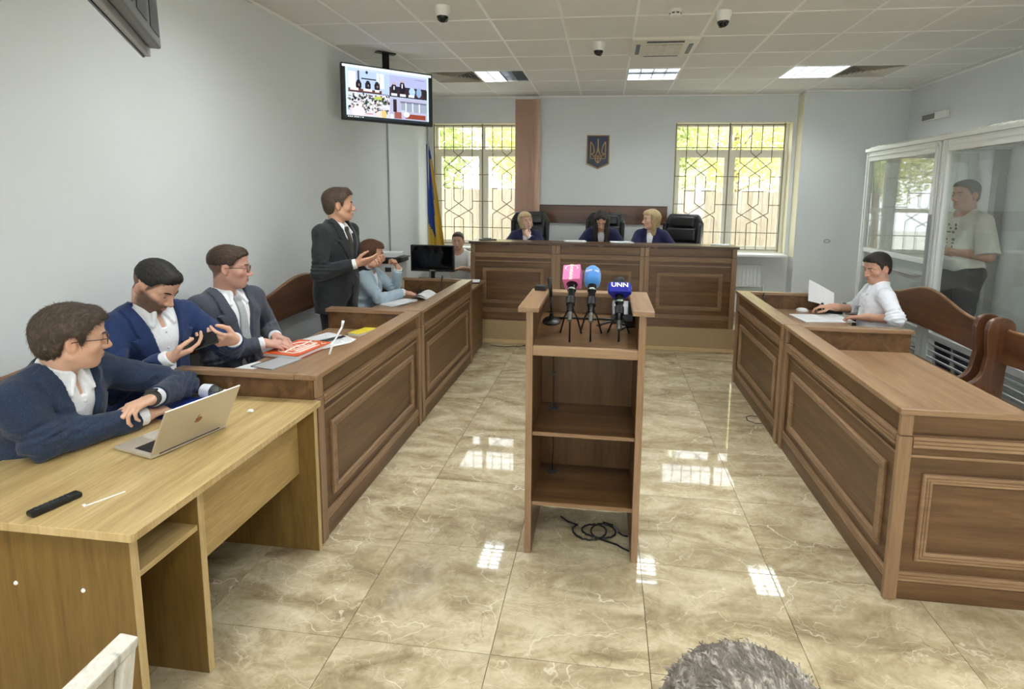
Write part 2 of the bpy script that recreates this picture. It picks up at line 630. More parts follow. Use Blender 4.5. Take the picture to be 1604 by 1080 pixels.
M_pane = glass('window_glass', (0.97, 0.985, 0.97, 1), 0.02)
M_pvc = plain('window_frame_plastic', rgb(246, 243, 226), 0.4)
M_grille = plain('grille_paint', rgb(138, 130, 106), 0.5)
for n, (a, b) in enumerate((W1, W2)):
    w = struct(f'window_{n + 1}', MB().box(a, b, 8.10, 8.16, WZ0, WZ0 + .045).box(a, b, 8.10, 8.16, WZ1 - .045, WZ1).box(a, a + .045, 8.10, 8.16, WZ0 + .045, WZ1 - .045).box(b - .045, b, 8.10, 8.16, WZ0 + .045, WZ1 - .045), M_pvc)
    w['kind'] = 'structure'
    m_ = (a + b) / 2
    zt = 2.40
    obj('transom', MB().box(a + .045, b - .045, 8.10, 8.16, zt - .03, zt + .03), M_pvc, w)
    obj('mullion', MB().box(m_ - .025, m_ + .025, 8.10, 8.16, WZ0 + .045, zt - .03), M_pvc, w)
    obj('mullion', MB().box(m_ - .025, m_ + .025, 8.10, 8.16, zt + .03, WZ1 - .045), M_pvc, w)
    for c, d in ((a + .045, m_ - .025), (m_ + .025, b - .045)):
        sa = obj('sash', MB().frame(c, d, WZ0 + .045, zt - .03, .05, 8.12, 8.085, False), M_pvc, w)
        obj('glass_pane', MB().box(c + .045, d - .045, 8.125, 8.131, WZ0 + .085, zt - .07), M_pane, w)
        obj('glass_pane', MB().box(c - .003, d + .003, 8.125, 8.131, zt + .027, WZ1 - .043), M_pane, w)
    mb = MB()
    e = .006
    mb.box(a, a + e, YB + .001, 8.1, WZ0, WZ1).box(b - e, b, YB + .001, 8.1, WZ0, WZ1).box(a, b, YB + .001, 8.1, WZ1 - e, WZ1)
    obj('reveal', mb, M_reveal, w)
    obj('window_sill', MB().box(a - .04, b - .012, 7.76, 8.099, WZ0 - .03, WZ0 + .004), plain('sill_plastic', rgb(238, 240, 238), .35), w, bevel=.006)
    # iron grille: two panels of crossing bars between the reveals
    g = MB()
    A, B_ = a + .015, a + 1.505
    top, bot = WZ1 - .03, WZ0 + .05
    H_ = top - bot
    yg = 7.985
    Z = lambda f: top - f * H_
    r_ = .0066
    def bar(p, q, r=r_):
        g.tube([(p[0], yg, p[1]), (q[0], yg, q[1])], r, 6)
    for x in (A, (A + B_) / 2, B_):
        g.box(x - .009, x + .009, yg - .009, yg + .009, bot - .02, top + .02)
    for z in (top, bot):
        g.box(A, B_, yg - .007, yg + .007, z - .007, z + .007)
    half = (B_ - A) / 2
    for k in (0, 1):
        xc = A + half * (k + .5)
        i_, o_ = .072, .215
        for s_ in (1, -1):
            for P_ in ([(i_, 0), (i_, .217), (-o_, .357), (-o_, .698), (i_, .79), (i_, 1)], [(o_, 0), (o_, .295), (-i_, .41), (-i_, .628), (o_, .744), (o_, 1)]):
                for p, q in zip(P_[:-1], P_[1:]):
                    bar((xc + s_ * p[0], Z(p[1])), (xc + s_ * q[0], Z(q[1])))
        L_, R_ = xc - half / 2, xc + half / 2
        bar((L_, Z(.18)), (R_, Z(.18)))
        bar((L_, Z(.86)), (R_, Z(.86)))
        bar((xc - o_, Z(.527)), (xc + o_, Z(.527)))
        for f in (.41, .636):
            bar((L_, Z(f)), (xc - o_, Z(f)))
            bar((xc + o_, Z(f)), (R_, Z(f)))
    obj('grille', g, M_grille, w)

for n, (a, b) in enumerate(FW):  # unseen windows added for more daylight in the room
    w = struct(f'window_{n + 3}', MB().frame(a, b, .9, 2.85, .06, YF - .14, YF - .08, False), M_pvc)
    obj('mullion', MB().box((a + b) / 2 - .035, (a + b) / 2 + .035, YF - .14, YF - .08, .96, 2.79), M_pvc, w)
    obj('glass_pane', MB().box(a + .05, (a + b) / 2 - .03, YF - .11, YF - .104, .95, 2.80).box((a + b) / 2 + .03, b - .05, YF - .11, YF - .104, .95, 2.80), M_pane, w)

# ------------------------------------------------------------------ outside: fence and trees
struct('ground_outside', MB().box(-40, 40, 8.26, 40, -.5, -.4).box(-40, 40, -40, YF - .21, -.5, -.4), plain('outside_ground', rgb(196, 194, 184), .9))
fen = thing('plank_fence', 'pale board fence outside, seen through both barred windows', 'fence', (0, 11.2, -.4))
M_fence = wood('fence_wood', rgb(112, 102, 84), rgb(132, 122, 104), rgb(146, 137, 119), 'Z', .8)
pm = MB().box(-.0975, .0975, 0, .022, 0, 2.28)
pme = None
for k in range(46):
    x = -5.0 + k * .2
    if -1.6 < x < .9:
        continue
    if pme is None:
        q_ = obj('plank', pm, M_fence, fen)
        pme = q_.data
    else:
        q_ = link_obj('plank', pme, fen)
    q_.location = (x, 0, random.uniform(-.02, .02))
obj('rail', MB().box(-5.1, 4.3, .024, .06, .5, .58), M_fence, fen)
obj('rail', MB().box(-5.1, 4.3, .024, .06, 1.9, 1.98), M_fence, fen)

def leafmat(name, c1, c2):
    s = NT(name)
    v = s.coord('Object')
    col = s.ramp(s.noise(v, 2.5, 3), [(.3, c1), (.7, c2)])
    s.link(col, s.p.inputs['Base Color'])
    s.setp(Roughness=.55)
    tl = s.new('ShaderNodeBsdfTranslucent')
    s.link(col, tl.inputs[0])
    mx = s.new('ShaderNodeMixShader')
    mx.inputs[0].default_value = .4
    s.link(s.p.outputs[0], mx.inputs[1])
    s.link(tl.outputs[0], mx.inputs[2])
    s.link(mx.outputs[0], s.out.inputs[0])
    return s.m
M_leaf = [leafmat('leaf_green', rgb(150, 168, 100), rgb(214, 218, 156)), leafmat('leaf_yellow', rgb(188, 190, 110), rgb(234, 228, 172))]
M_bark = plain('bark', rgb(120, 104, 84), .9, var=.2)
def tree(x, y, z0, h, rx, rz_, n, mi, label):
    t = thing('tree', label, 'tree', (x, y, -.4), 0, 'trees behind the fence')
    rng = np.random.default_rng(int(x * 100) + 977)
    tb_ = MB().tube([(0, 0, 0), (.05, .02, h * .35), (-.04, 0, h * .7), (.02, 0, h * .95)], [.12, .10, .06, .02], 8)
    for k in range(7):
        a_ = k * 2.4
        zb = h * (.35 + .08 * k)
        tb_.tube([(0, 0, zb), (math.cos(a_) * rx * .45, math.sin(a_) * rx * .45, zb + .45), (math.cos(a_) * rx * .8, math.sin(a_) * rx * .8, zb + .7)], [.04, .025, .01], 6)
    obj('trunk', tb_, M_bark, t)
    d = rng.normal(size=(n, 3))
    d /= np.linalg.norm(d, axis=1)[:, None]
    r = rng.uniform(.35, 1, n) ** .6
    c = d * r[:, None] * np.array([rx, rx, rz_]) + np.array([0, 0, h * .68])
    c += .18 * np.sin(c[:, [1, 2, 0]] * 4)
    u = rng.normal(size=(n, 3))
    u /= np.linalg.norm(u, axis=1)[:, None]
    w_ = np.cross(u, rng.normal(size=(n, 3)))
    w_ /= np.linalg.norm(w_, axis=1)[:, None]
    L = rng.uniform(.05, .10, n)[:, None]
    vs = np.stack([c - u * L, c + w_ * L * .45, c + u * L, c - w_ * L * .45], 1).reshape(-1, 3)
    fs = np.arange(4 * n).reshape(-1, 4)
    mb = MB()
    mb.v = vs.tolist()
    mb.f = fs.tolist()
    o = obj('foliage', mb, M_leaf[mi], t, fixn=False)
    o['kind'] = 'stuff'
for a in [(-5.0, 13.2, 0, 5.2, 1.5, 1.8, 9000, 0, 'green leafy tree behind the fence, beyond the left edge of the left window'),
          (-2.3, 17.0, 0, 6.6, 2.1, 2.4, 14000, 1, 'yellowish leafy tree behind the fence, in the left window'),
          (1.0, 13.2, 0, 5.2, 1.4, 1.9, 10000, 0, 'green leafy tree behind the fence, in the left half of the right window'),
          (3.9, 17.2, 0, 6.6, 2.1, 2.4, 14000, 1, 'yellowish leafy tree behind the fence, in the right half of the right window'),
          (6.9, 13.4, 0, 5.4, 1.4, 1.8, 6000, 0, 'green leafy tree behind the fence, beyond the right edge of the right window')]:
    tree(*a)

# ------------------------------------------------------------------ ceiling fittings
def louvre_light(i, j, mode, label=None):
    x, y = cx0 + .6 * (i + .5), cy0 + .6 * (j + .5)
    if label:
        t = thing('ceiling_light', label, 'ceiling light', (x, y, ZC), 0, 'louvred lights in the ceiling')
    else:
        t = thing('ceiling_light', 'square louvred ceiling light added out of view to brighten the room', 'ceiling light', (x, y, ZC), 0, 'ceiling lights added out of view')
    h = .289
    obj('housing', MB().box(-h, h, -h, h, .075, .08).box(-h, -h + .004, -h, h, .0, .075).box(h - .004, h, -h, h, .0, .075).box(-h, h, -h, -h + .004, .0, .075).box(-h, h, h - .004, h, .0, .075), M_whitem, t)
    on = emission('lamp_tube_glow', (0.94, 0.985, 1.0, 1), LAMP) if label else emission('added_lamp_glow', (0.95, 0.99, 1.0, 1), LAMP_ADDED)
    off = plain('lamp_tube_off', rgb(205, 205, 200), .4)
    for k in range(4):
        p = -.2175 + .145 * k
        if mode == 'half':
            q_ = MB().box(p - .066, p + .066, -.28, .28, .062, .072)
            obj('lamp_tube', q_, on if k < 2 else off, t)
        else:
            q_ = MB().box(-.28, .28, p - .066, p + .066, .062, .072)
            obj('lamp_tube', q_, off if (mode == 'two' and k == 1) else on, t)
    bl = MB()
    for k in range(7):
        p = -h + .578 * (k + .5) / 7
        bl.box(-h + .004, h - .004, p - .004, p + .004, .006, .04)
    for k in range(3):
        p = -h + .578 * (k + 1) / 4
        bl.box(p - .004, p + .004, -h + .004, h - .004, .006, .04)
    obj('louvre', bl, M_chrome if False else plain('louvre_blade', rgb(112, 118, 124), .35), t)
louvre_light(-4, 3, 'half', 'square louvred ceiling light lit on its left half only, beside the hanging screen')
louvre_light(-1, 3, 'two', 'square louvred ceiling light with two lit bands, behind the air conditioner')
louvre_light(2, 3, 'full', 'fully lit square louvred ceiling light, right of the emblem, above the right window')
for c in HID:
    louvre_light(c[0], c[1], 'full')

for (i, j), lab in zip(VENTS, ('square ceiling air vent left of the half lit light', 'square ceiling air vent right of the fully lit light')):
    x, y = cx0 + .6 * (i + .5), cy0 + .6 * (j + .5)
    t = thing('air_vent', lab, 'air vent', (x, y, ZC), 0, 'ceiling air vents')
    obj('duct_box', MB().box(-.28, .28, -.28, .28, .06, .064), M_dgrey, t)
    M4 = plain('vent_metal', rgb(205, 200, 188), .4)
    for k in range(7):
        a = .288 - k * .038
        rng_ = MB()
        b = a - .02
        vs = [(-a, -a, -.002), (a, -a, -.002), (a, a, -.002), (-a, a, -.002), (-b, -b, .03), (b, -b, .03), (b, b, .03), (-b, b, .03)]
        rng_.add(vs, [(0, 1, 5, 4), (1, 2, 6, 5), (2, 3, 7, 6), (3, 0, 4, 7)])
        o = obj('vane', rng_, M4, t, fixn=False)

# ceiling cassette air conditioner
x, y = cx0 + .6 * (CASS[0] + .5), cy0 + .6 * (CASS[1] + .5)
t = thing('air_conditioner', 'white square cassette air conditioner in the ceiling before the middle light', 'air conditioner', (x, y, ZC))
M_ac = plain('ac_plastic', rgb(228, 224, 212), .45)
obj('panel', MB().frame(-.31, .31, -.31, .31, .145, 0, 1, False) if False else MB().add(
    [(-.315, -.315, .0), (.315, -.315, .0), (.315, .315, .0), (-.315, .315, .0), (-.30, -.30, -.022), (.30, -.30, -.022), (.30, .30, -.022), (-.30, .30, -.022),
     (-.19, -.19, -.03), (.19, -.19, -.03), (.19, .19, -.03), (-.19, .19, -.03)],
    [(0, 1, 5, 4), (1, 2, 6, 5), (2, 3, 7, 6), (3, 0, 4, 7), (4, 5, 9, 8), (5, 6, 10, 9), (6, 7, 11, 10), (7, 4, 8, 11), (8, 9, 10, 11)]), M_ac, t, bevel=.004)
for k in range(4):
    Mr = Matrix.Rotation(k * PI / 2, 4, 'Z')
    obj('air_slot', MB().box(-.17, .17, -.262, -.222, -.031, -.024, Mr), M_dgrey, t, bevel=.004)
    obj('flap', MB().box(-.17, .17, -.21, -.2, -.034, -.026, Mr), M_ac, t)
gr = MB()
for k in range(5):
    p = -.17 + .068 * k
    gr.box(p, p + .058, -.17, .17, -.038, -.03)
obj('intake_grille', gr, plain('intake_grey', rgb(178, 174, 164), .5), t)
gr = MB()
for k in range(12):
    p = -.165 + .03 * k
    gr.box(-.172, .172, p - .003, p + .003, -.042, -.037)
obj('intake_bars', gr, M_ac, t)

def dome_camera(x, y, label, yaw):
    t = thing('dome_camera', label, 'security camera', (x, y, ZC), yaw, 'dome cameras on the ceiling')
    obj('base', MB().lathe([(.062, 0), (.062, -.02), (.058, -.035), (.05, -.06), (.046, -.075)], 24), M_white, t, smooth='auto')
    obj('dome', MB().lathe([(.046, -.07), (.043, -.088), (.034, -.104), (.02, -.114), (.004, -.118)], 24), plain('dome_glass', rgb(12, 12, 14), .08), t, smooth='auto')
    obj('lens', MB().lathe([(.016, 0), (.016, .01), (.011, .014)], 14, Matrix.Translation((.026, 0, -.098)) @ Matrix.Rotation(rad(125), 4, 'Y')), M_dgrey, t)
dome_camera(-1.30, 4.21, 'white dome security camera on the ceiling, leftmost, nearest the left wall', 0)
dome_camera(-.115, 5.28, 'white dome security camera on the ceiling, left of the air conditioner', 1)
dome_camera(.865, 4.50, 'white dome security camera on the ceiling, right of the air conditioner', 2)
t = thing('smoke_detector', 'small white round smoke detector with dark slots on the ceiling', 'smoke detector', (.49, 4.43, ZC))
obj('body', MB().lathe([(.05, 0), (.05, -.018), (.044, -.022), (.044, -.04), (.036, -.05), (.01, -.052)], 20), M_white, t, smooth='auto')
mb = MB()
for k in range(8):
    mb.box(.0435, .0455, -.011, .011, -.036, -.026, Matrix.Rotation(k * PI / 4 + .3, 4, 'Z'))
obj('slots', mb, M_dgrey, t)
t = thing('ceiling_speaker', 'flat round white ceiling speaker in front of the smoke detector', 'speaker', (.495, 4.09, ZC))
obj('ring', MB().lathe([(.1, 0), (.1, -.008), (.088, -.012), (.086, -.006)], 28), M_white, t, smooth='auto')
obj('mesh', MB().lathe([(.087, -.004), (.06, -.007), (.004, -.008)], 28), plain('speaker_mesh', rgb(212, 209, 200), .7), t, smooth='auto')

# ------------------------------------------------------------------ things on the walls
# emergency light on the right wall
t = thing('emergency_light', 'small white emergency lamp with grey lens high on the right wall', 'emergency lamp', (XR, 7.1, 2.75))
obj('body', MB().box(-.05, 0, -.24, .24, -.045, .045), M_white, t, bevel=.012)
obj('lens', MB().box(-.056, -.049, -.03, .22, -.032, .032), plain('grey_lens', rgb(120, 124, 118), .25), t, bevel=.004)
t = thing('wall_bracket', 'small dark hook screwed to the right wall under the ceiling', 'hook', (XR, 5.55, 3.04))
obj('plate', MB().box(-.006, 0, -.02, .02, -.015, .015), M_dgrey, t)
obj('hook', MB().tube([(-.004, 0, 0), (-.03, 0, -.004), (-.04, 0, .012)], .005, 6), M_dgrey, t)
# small oval mark / socket on the projecting wall
t = thing('door_stop', 'small oval grey ring on the wall left of the glass dock', 'ring', (3.02, YS, 1.17))
obj('ring', MB().tube([(.04 * math.cos(a), -.006, .022 * math.sin(a)) for a in [2 * PI * k / 20 for k in range(20)]], .005, 6, closed=True), M_grey, t)

# wooden rail board behind the judges
t = thing('wall_board', 'wide brown wooden board on the back wall behind the robed people', 'wall board', (-.077, YB, 1.34))
obj('board', MB().box(-.955, .955, -.03, 0, 0, .255), M_benchX, t, bevel=.004)
obj('edge_strip', MB().box(-.957, .957, -.032, 0, .255, .268), M_black if False else plain('dark_edge', rgb(62, 40, 28), .4), t)

# emblem: blue shield with the golden trident
t = thing('wall_emblem', 'blue shield with a golden trident on the wall above the robed people', 'emblem', (-.143, YB, 2.135))
M_gold = plain('gold_paint', rgb(196, 164, 112), .35, metal=.35)
M_goldw = wood('gold_wood', rgb(150, 118, 82), rgb(172, 138, 98), rgb(186, 152, 112), 'Z', .4)
M_navy = plain('shield_blue', rgb(26, 38, 78), .35)
sh = lambda w, top, side, tip: [(-w, top), (-w, side), (0, tip), (w, side), (w, top)]
obj('rim', MB().prism(sh(.165, .487, .075, 0)[::-1], -.02, -.001), M_goldw, t, bevel=.003)
obj('field', MB().prism(sh(.148, .471, .087, .02)[::-1], -.026, -.019), plain('shield_dark', rgb(18, 20, 34), .4), t)
obj('field', MB().prism(sh(.138, .461, .096, .034)[::-1], -.028, -.025), M_navy, t)
g = MB()
def stroke(pts, w=.0085):
    pts = [Vector((p[0], -.032, p[1])) for p in pts]
    g.tube(pts, w, 6)
def cv(p0, p1, p2, n=8):
    return [((1 - u) ** 2 * p0[0] + 2 * u * (1 - u) * p1[0] + u * u * p2[0], (1 - u) ** 2 * p0[1] + 2 * u * (1 - u) * p1[1] + u * u * p2[1]) for u in [k / n for k in range(n + 1)]]
for s_ in (1, -1):
    stroke([(s_ * x, z) for x, z in [(.108, .385), (.108, .262), (.108, .15), (.062, .15)]])
    stroke([(s_ * x, z) for x, z in cv((.108, .39), (.055, .33), (.055, .24))])
    stroke([(s_ * x, z) for x, z in cv((.055, .245), (.06, .235), (.084, .215), 4) + cv((.084, .215), (.075, .185), (.035, .188), 5)])
    stroke([(s_ * x, z) for x, z in [(.108, .218), (.085, .216)]])
    stroke([(s_ * x, z) for x, z in cv((.004, .30), (.006, .235), (.042, .19))])
    stroke([(s_ * x, z) for x, z in cv((.042, .19), (.062, .15), (.0, .085))])
    stroke([(s_ * x, z) for x, z in cv((.042, .19), (.0, .19), (0, .155))], .006)
    stroke([(s_ * x, z) for x, z in cv((0, .2), (.03, .165), (.038, .15))], .006)
stroke([(0, .43), (0, .36), (0, .3)], .0095)
stroke([(0, .19), (0, .09)], .007)
stroke([(-.045, .15), (.045, .15)], .006)
obj('trident', g, M_gold, t)

# vertical blinds gathered beside the left window
t = thing('vertical_blind', 'brownish pink vertical blinds gathered beside the left window', 'blind', (-1.16, 7.86, 0))
M_slat = plain('blind_fabric', rgb(214, 180, 158), .8, var=.06, vscale=3)
obj('head_rail', MB().box(-.17, .16, -.02, .02, 3.12, 3.16), M_whitem, t)
s_me = None
for k in range(14):
    sl = MB().add([(-.044, 0, 0), (0, .006, 0), (.044, 0, 0), (-.044, 0, 2.2), (0, .006, 2.2), (.044, 0, 2.2)], [(0, 1, 4, 3), (1, 2, 5, 4)])
    if s_me is None:
        o = obj('slat', sl, M_slat, t, fixn=False)
        o.data.materials[0] = M_slat
        s_me = o.data
    else:
        o = link_obj('slat', s_me, t)
    o.location = (-.15 + .0225 * k, 0, .92)
    o.rotation_euler = (0, 0, rad(38 + random.uniform(-9, 9)))

# flag in the left corner
t = thing('flag', 'blue and yellow national flag hanging on a pole in the left corner', 'flag', (-2.56, 7.62, 0))
obj('pole', MB().tube([(-.03, .0, 0), (-.03, 0, 2.74)], .011, 10), M_chrome if False else plain('pole_metal', rgb(170, 168, 160), .35, metal=.7), t)
obj('finial', MB().lathe([(.0, 2.74), (.014, 2.755), (.01, 2.80), (.001, 2.84)], 10, Matrix.Translation((-.03, 0, 0))), M_gold, t)
obj('foot', MB().lathe([(.10, 0), (.10, .02), (.03, .05), (.02, .06)], 20, Matrix.Translation((-.03, 0, 0))), M_dgrey, t)
def flagcloth():
    nx, nz = 28, 40
    vs, cs, fs = [], [], []
    for i in range(nx + 1):
        u = i / nx
        for j in range(nz + 1):
            v = j / nz
            spread = .03 + .27 * v ** .8
            x = -.06 + spread * (u * .95) + .0 * v
            y = .03 * math.sin(u * 15 + 2) * (.25 + v) + .014 * math.sin(u * 31) * v
            z = 2.47 - 1.55 * v + .05 * (u - .5) * (1 - v)
            vs.append((x, y, z))
    for i in range(nx):
        for j in range(nz):
            a = i * (nz + 1) + j
            fs.append((a, a + nz + 1, a + nz + 2, a + 1))
            u, v = (i + .5) / nx, (j + .5) / nz
            blue = v < .16 or ((u < .60 + .05 * math.sin(v * 5)) and (v < .66 + .5 * u))
            cs.append(0 if blue else 1)
    mb = MB()
    mb.v, mb.f = vs, fs
    o = obj('cloth', mb, plain('flag_blue', rgb(38, 72, 150), .7, sheen=.3), t, smooth=True, fixn=False)
    o.data.materials.append(plain('flag_yellow', rgb(214, 176, 62), .7, sheen=.3))
    o.data.polygons.foreach_set('material_index', cs)
flagcloth()

# hanging screen with the four camera pictures
def px_screen():
    nx, ny = 150, 86
    C_ = np.zeros((ny, nx, 3), np.float32)
    def col(r, g_, b):
        return np.array([lin(r / 255), lin(g_ / 255), lin(b / 255)], np.float32)
    C_[:] = col(190, 205, 225)
    yy, xx = np.mgrid[0:ny, 0:nx]
    X_, Y_ = (xx + .5) / nx, (yy + .5) / ny      # y down
    def R(x0, x1, y0, y1, c):
        C_[(X_ >= x0) & (X_ < x1) & (Y_ >= y0) & (Y_ < y1)] = col(*c)
    def E(cx, cy, rx, ry, c):
        C_[((X_ - cx) / rx) ** 2 + ((Y_ - cy) / ry) ** 2 < 1] = col(*c)
    R(0, 1, 0, .045, (232, 248, 252))
    R(0, .035, .045, 1, (16, 22, 24)); R(.965, 1, .045, 1, (16, 22, 24))
    R(.035, .055, .045, 1, (200, 225, 230)); R(.945, .965, .045, 1, (200, 225, 230))
    # top left: judges' bench
    R(.055, .5, .09, .5, (176, 196, 228)); R(.06, .14, .12, .42, (226, 240, 250)); R(.16, .18, .09, .4, (80, 70, 78))
    R(.2, .36, .22, .25, (30, 30, 44)); E(.26, .11, .013, .03, (24, 40, 60)); R(.37, .45, .1, .38, (232, 244, 250)); R(.395, .4, .1, .38, (150, 160, 160))
    for x in (.17, .27, .37):
        E(x, .36, .03, .1, (22, 22, 34)); E(x + .004, .36, .008, .02, (150, 120, 110))
    R(.06, .42, .43, .5, (96, 56, 50))
    for x in (.1, .14, .24, .29, .37):
        R(x - .022, x + .024, .42, .46, (238, 232, 236))
    R(.055, .5, .49, .505, (30, 36, 50))
    # top right: standing speaker
    R(.505, .945, .09, .5, (172, 176, 216)); R(.51, .945, .33, .5, (54, 36, 42)); R(.53, .94, .3, .4, (40, 32, 50))
    for x, y, r in ((.56, .25, .03), (.655, .2, .032)):
        E(x, y + .12, r, .12, (18, 18, 30)); E(x, y, .012, .025, (196, 160, 150)); R(x - .006, x + .006, y + .05, y + .12, (230, 230, 240))
    E(.77, .38, .035, .09, (170, 200, 226)); E(.85, .38, .03, .1, (140, 170, 200)); E(.92, .38, .03, .07, (36, 24, 26))
    for x in (.56, .66, .76):
        R(x - .03, x + .032, .44, .5, (236, 236, 244))
    R(.505, .945, .49, .51, (36, 40, 60)); R(.8, .92, .13, .145, (120, 130, 170))
    # bottom left: the crowded public seats
    R(.055, .5, .51, .95, (206, 206, 214))
    rng = np.random.default_rng(4)
    pal = [(26, 36, 34), (240, 240, 240), (18, 18, 24), (214, 200, 190), (52, 86, 60), (236, 224, 220), (130, 110, 100), (30, 52, 84)]
    for k in range(230):
        x, y = rng.uniform(.06, .5), rng.uniform(.52, .86)
        E(x, y, rng.uniform(.004, .016), rng.uniform(.008, .03), pal[rng.integers(len(pal))])
    E(.16, .86, .07, .1, (240, 216, 220)); E(.4, .88, .05, .06, (236, 210, 200)); R(.24, .32, .88, .9, (180, 60, 60)); E(.44, .87, .03, .08, (216, 190, 120))
    R(.34, .42, .55, .6, (180, 190, 80))
    # bottom right: the glass dock
    R(.505, .945, .52, .95, (178, 178, 206)); R(.55, .585, .56, .8, (38, 28, 38)); R(.63, .94, .58, .62, (110, 116, 140)); R(.64, .94, .62, .78, (150, 160, 176))
    for x in (.69, .77, .85):
        R(x, x + .008, .6, .78, (220, 226, 236))
    E(.66, .8, .03, .05, (190, 196, 206)); R(.56, .64, .8, .93, (150, 86, 78)); R(.69, .93, .82, .92, (140, 64, 44)); E(.7, .84, .035, .05, (230, 236, 244)); E(.53, .9, .02, .05, (220, 228, 236))
    R(.03, .97, .945, .985, (28, 44, 52))
    for k in range(8):
        R(.045 + .022 * k, .058 + .022 * k, .955, .975, (210, 220, 220))
    R(0, 1, .985, 1, (16, 22, 24))
    return C_
t = thing('hanging_screen', 'large black framed screen showing four camera pictures, hung from the ceiling', 'screen', (-2.25, 5.42, 2.735), rad(40.5))
sw, sh_ = .94, .545
obj('casing', MB().box(-sw / 2, sw / 2, 0, .045, -sh_ / 2, sh_ / 2).box(-.25, .25, .045, .075, -.18, .18), M_black, t, bevel=.004)
C_ = px_screen()
ny, nx = C_.shape[:2]
w0, h0 = sw - .022, sh_ - .03
mb = MB()
gx, gz = np.linspace(-w0 / 2, w0 / 2, nx + 1), np.linspace(h0 / 2 + .004, -h0 / 2 + .004, ny + 1)
mb.v = [(x, -.001, z) for z in gz for x in gx]
mb.f = [(r * (nx + 1) + c, (r + 1) * (nx + 1) + c, (r + 1) * (nx + 1) + c + 1, r * (nx + 1) + c + 1) for r in range(ny) for c in range(nx)]
o = obj('picture', mb, vcol('screen_picture', emit=.42), t, fixn=False)
ca = o.data.color_attributes.new('Col', 'FLOAT_COLOR', 'CORNER')
cc = np.ones((ny * nx, 4, 4), np.float32)
cc[:, :, :3] = C_.reshape(-1, 1, 3)
ca.data.foreach_set('color', cc.ravel())
obj('bezel', MB().frame(-sw / 2, sw / 2, -sh_ / 2, sh_ / 2, .011, 0, -.004, False), M_black, t)
obj('hanger', MB().box(-.03, .03, .06, .09, -.1, .44).box(-.05, -.04, .02, .04, .26, .44).box(-.1, .1, .04, .12, .435, .444), M_blackm, t)

# second screen high on the left wall, seen from behind
t = thing('wall_screen', 'grey backed screen on a wall arm high at the left, seen from behind', 'screen', (-2.10, 2.30, 2.345), math.atan2(-.53, .35) )
M_sback = plain('screen_back_grey', rgb(150, 151, 150), .45)
obj('panel', MB().box(0, .98, -.012, .012, 0, .58), M_sback, t, bevel=.004)
obj('bezel', MB().box(-.004, .984, -.02, -.012, -.004, .584), M_black, t)
obj('housing', MB().prism([(.04, .03), (.94, .03), (.9, .30), (.08, .30)], .012, .06), plain('screen_back_dark', rgb(112, 114, 114), .5), t, bevel=.008)
for k in range(3):
    obj('vent', MB().box(.1 + .25 * k, .28 + .25 * k, .059, .0635, .07, .2), M_dgrey, t)
obj('wall_arm', MB().box(.4, .5, -.06, -.02, .36, .55).box(.42, .48, -.34, -.06, .46, .5), M_blackm, t)
# ------------------------------------------------------------------ panelled counters
def front_panel(t, x0, x1, H, z0=0.0, posts=(True, True), y=0.0):
    """decorated face in the local XZ plane, looking along -y"""
    obj('panel', MB().box(x0, x1, y, y + .022, z0 + .002, H - .03), M_woodX, t)
    k = (H - z0) / .875
    zz = lambda f: z0 + f * k
    a = x0 + (.055 if posts[0] else 0)
    b = x1 - (.055 if posts[1] else 0)
    obj('plinth', MB().box(a, b, y - .012, y, z0 + .001, zz(.085)), M_woodX, t, bevel=.002)
    obj('base_moulding', MB().strip(a, b, zz(.088), zz(.132), y, y - .014), M_trimX, t)
    obj('frame_moulding', MB().frame(a + .085, b - .085, zz(.185), zz(.585), .042, y, y - .016), M_trimX, t)
    obj('waist_moulding', MB().strip(a, b, zz(.705), zz(.755), y, y - .026), M_trimX, t)
    obj('bead', MB().box(a, b, y - .007, y, zz(.655), zz(.667)), M_trimX, t, bevel=.002)
    obj('frieze', MB().box(a, b, y - .006, y, zz(.765), H - .028), M_woodX, t, bevel=.002)
    for p, c in zip(posts, (x0, x1 - .055)):
        if p:
            obj('pilaster', MB().box(c, c + .055, y - .022, y, z0 + .001, zz(.752)).box(c + .003, c + .052, y - .022, y, zz(.755), H - .026), M_trimZ, t, bevel=.004)

def counter(label, loc, rz, L, depth, H=.875, zs=.722, group=None, ledge=.115, ends=(1, 1), posts=(True, True)):
    t = thing('courtroom_counter', label, 'counter', loc, rz, group)
    front_panel(t, 0, L, H, posts=posts)
    obj('ledge', MB().box(-.012, L + .0, -.028, ledge - .028, H - .026, H), M_trimX, t, bevel=.003)
    obj('riser', MB().box(.02, L - .02, .022, ledge - .05, zs - .02, H - .0265), M_woodX, t)
    obj('desk_surface', MB().box(.022, L - .022, .0225, depth, zs - .024, zs), M_trimX, t, bevel=.002)
    for k, x in enumerate((0.0, L - .022)):
        if ends[k]:
            obj('side_board', MB().box(x, x + .022, .0225, depth - .005, .0, H - .0265), M_woodX, t)
            obj('side_cap', MB().box(x - .018 if k == 0 else x - .012, x + .034 if k == 0 else x + .022, ledge - .0275, depth + .01, H - .026, H), M_trimY, t, bevel=.003)
    obj('back_support', MB().box(.022, L - .022, depth - .30, depth - .28, .25, zs - .0245), M_woodX, t)
    return t
GC = 'counters along the aisle'
cA = counter('brown panelled counter on the left, directly behind the oak desk, orange folder on it', (-1.372, 2.310, 0), PI / 2, 1.440, .70, group=GC)
cB = counter('far brown panelled counter on the left, in front of the person in light blue', (-1.372, 3.773, 0), PI / 2, 1.52, .70, group=GC)
cC = counter('far brown panelled counter on the right, white shirted person behind it', (1.262, 5.12, 0), -PI / 2, 1.335, .74, group=GC)
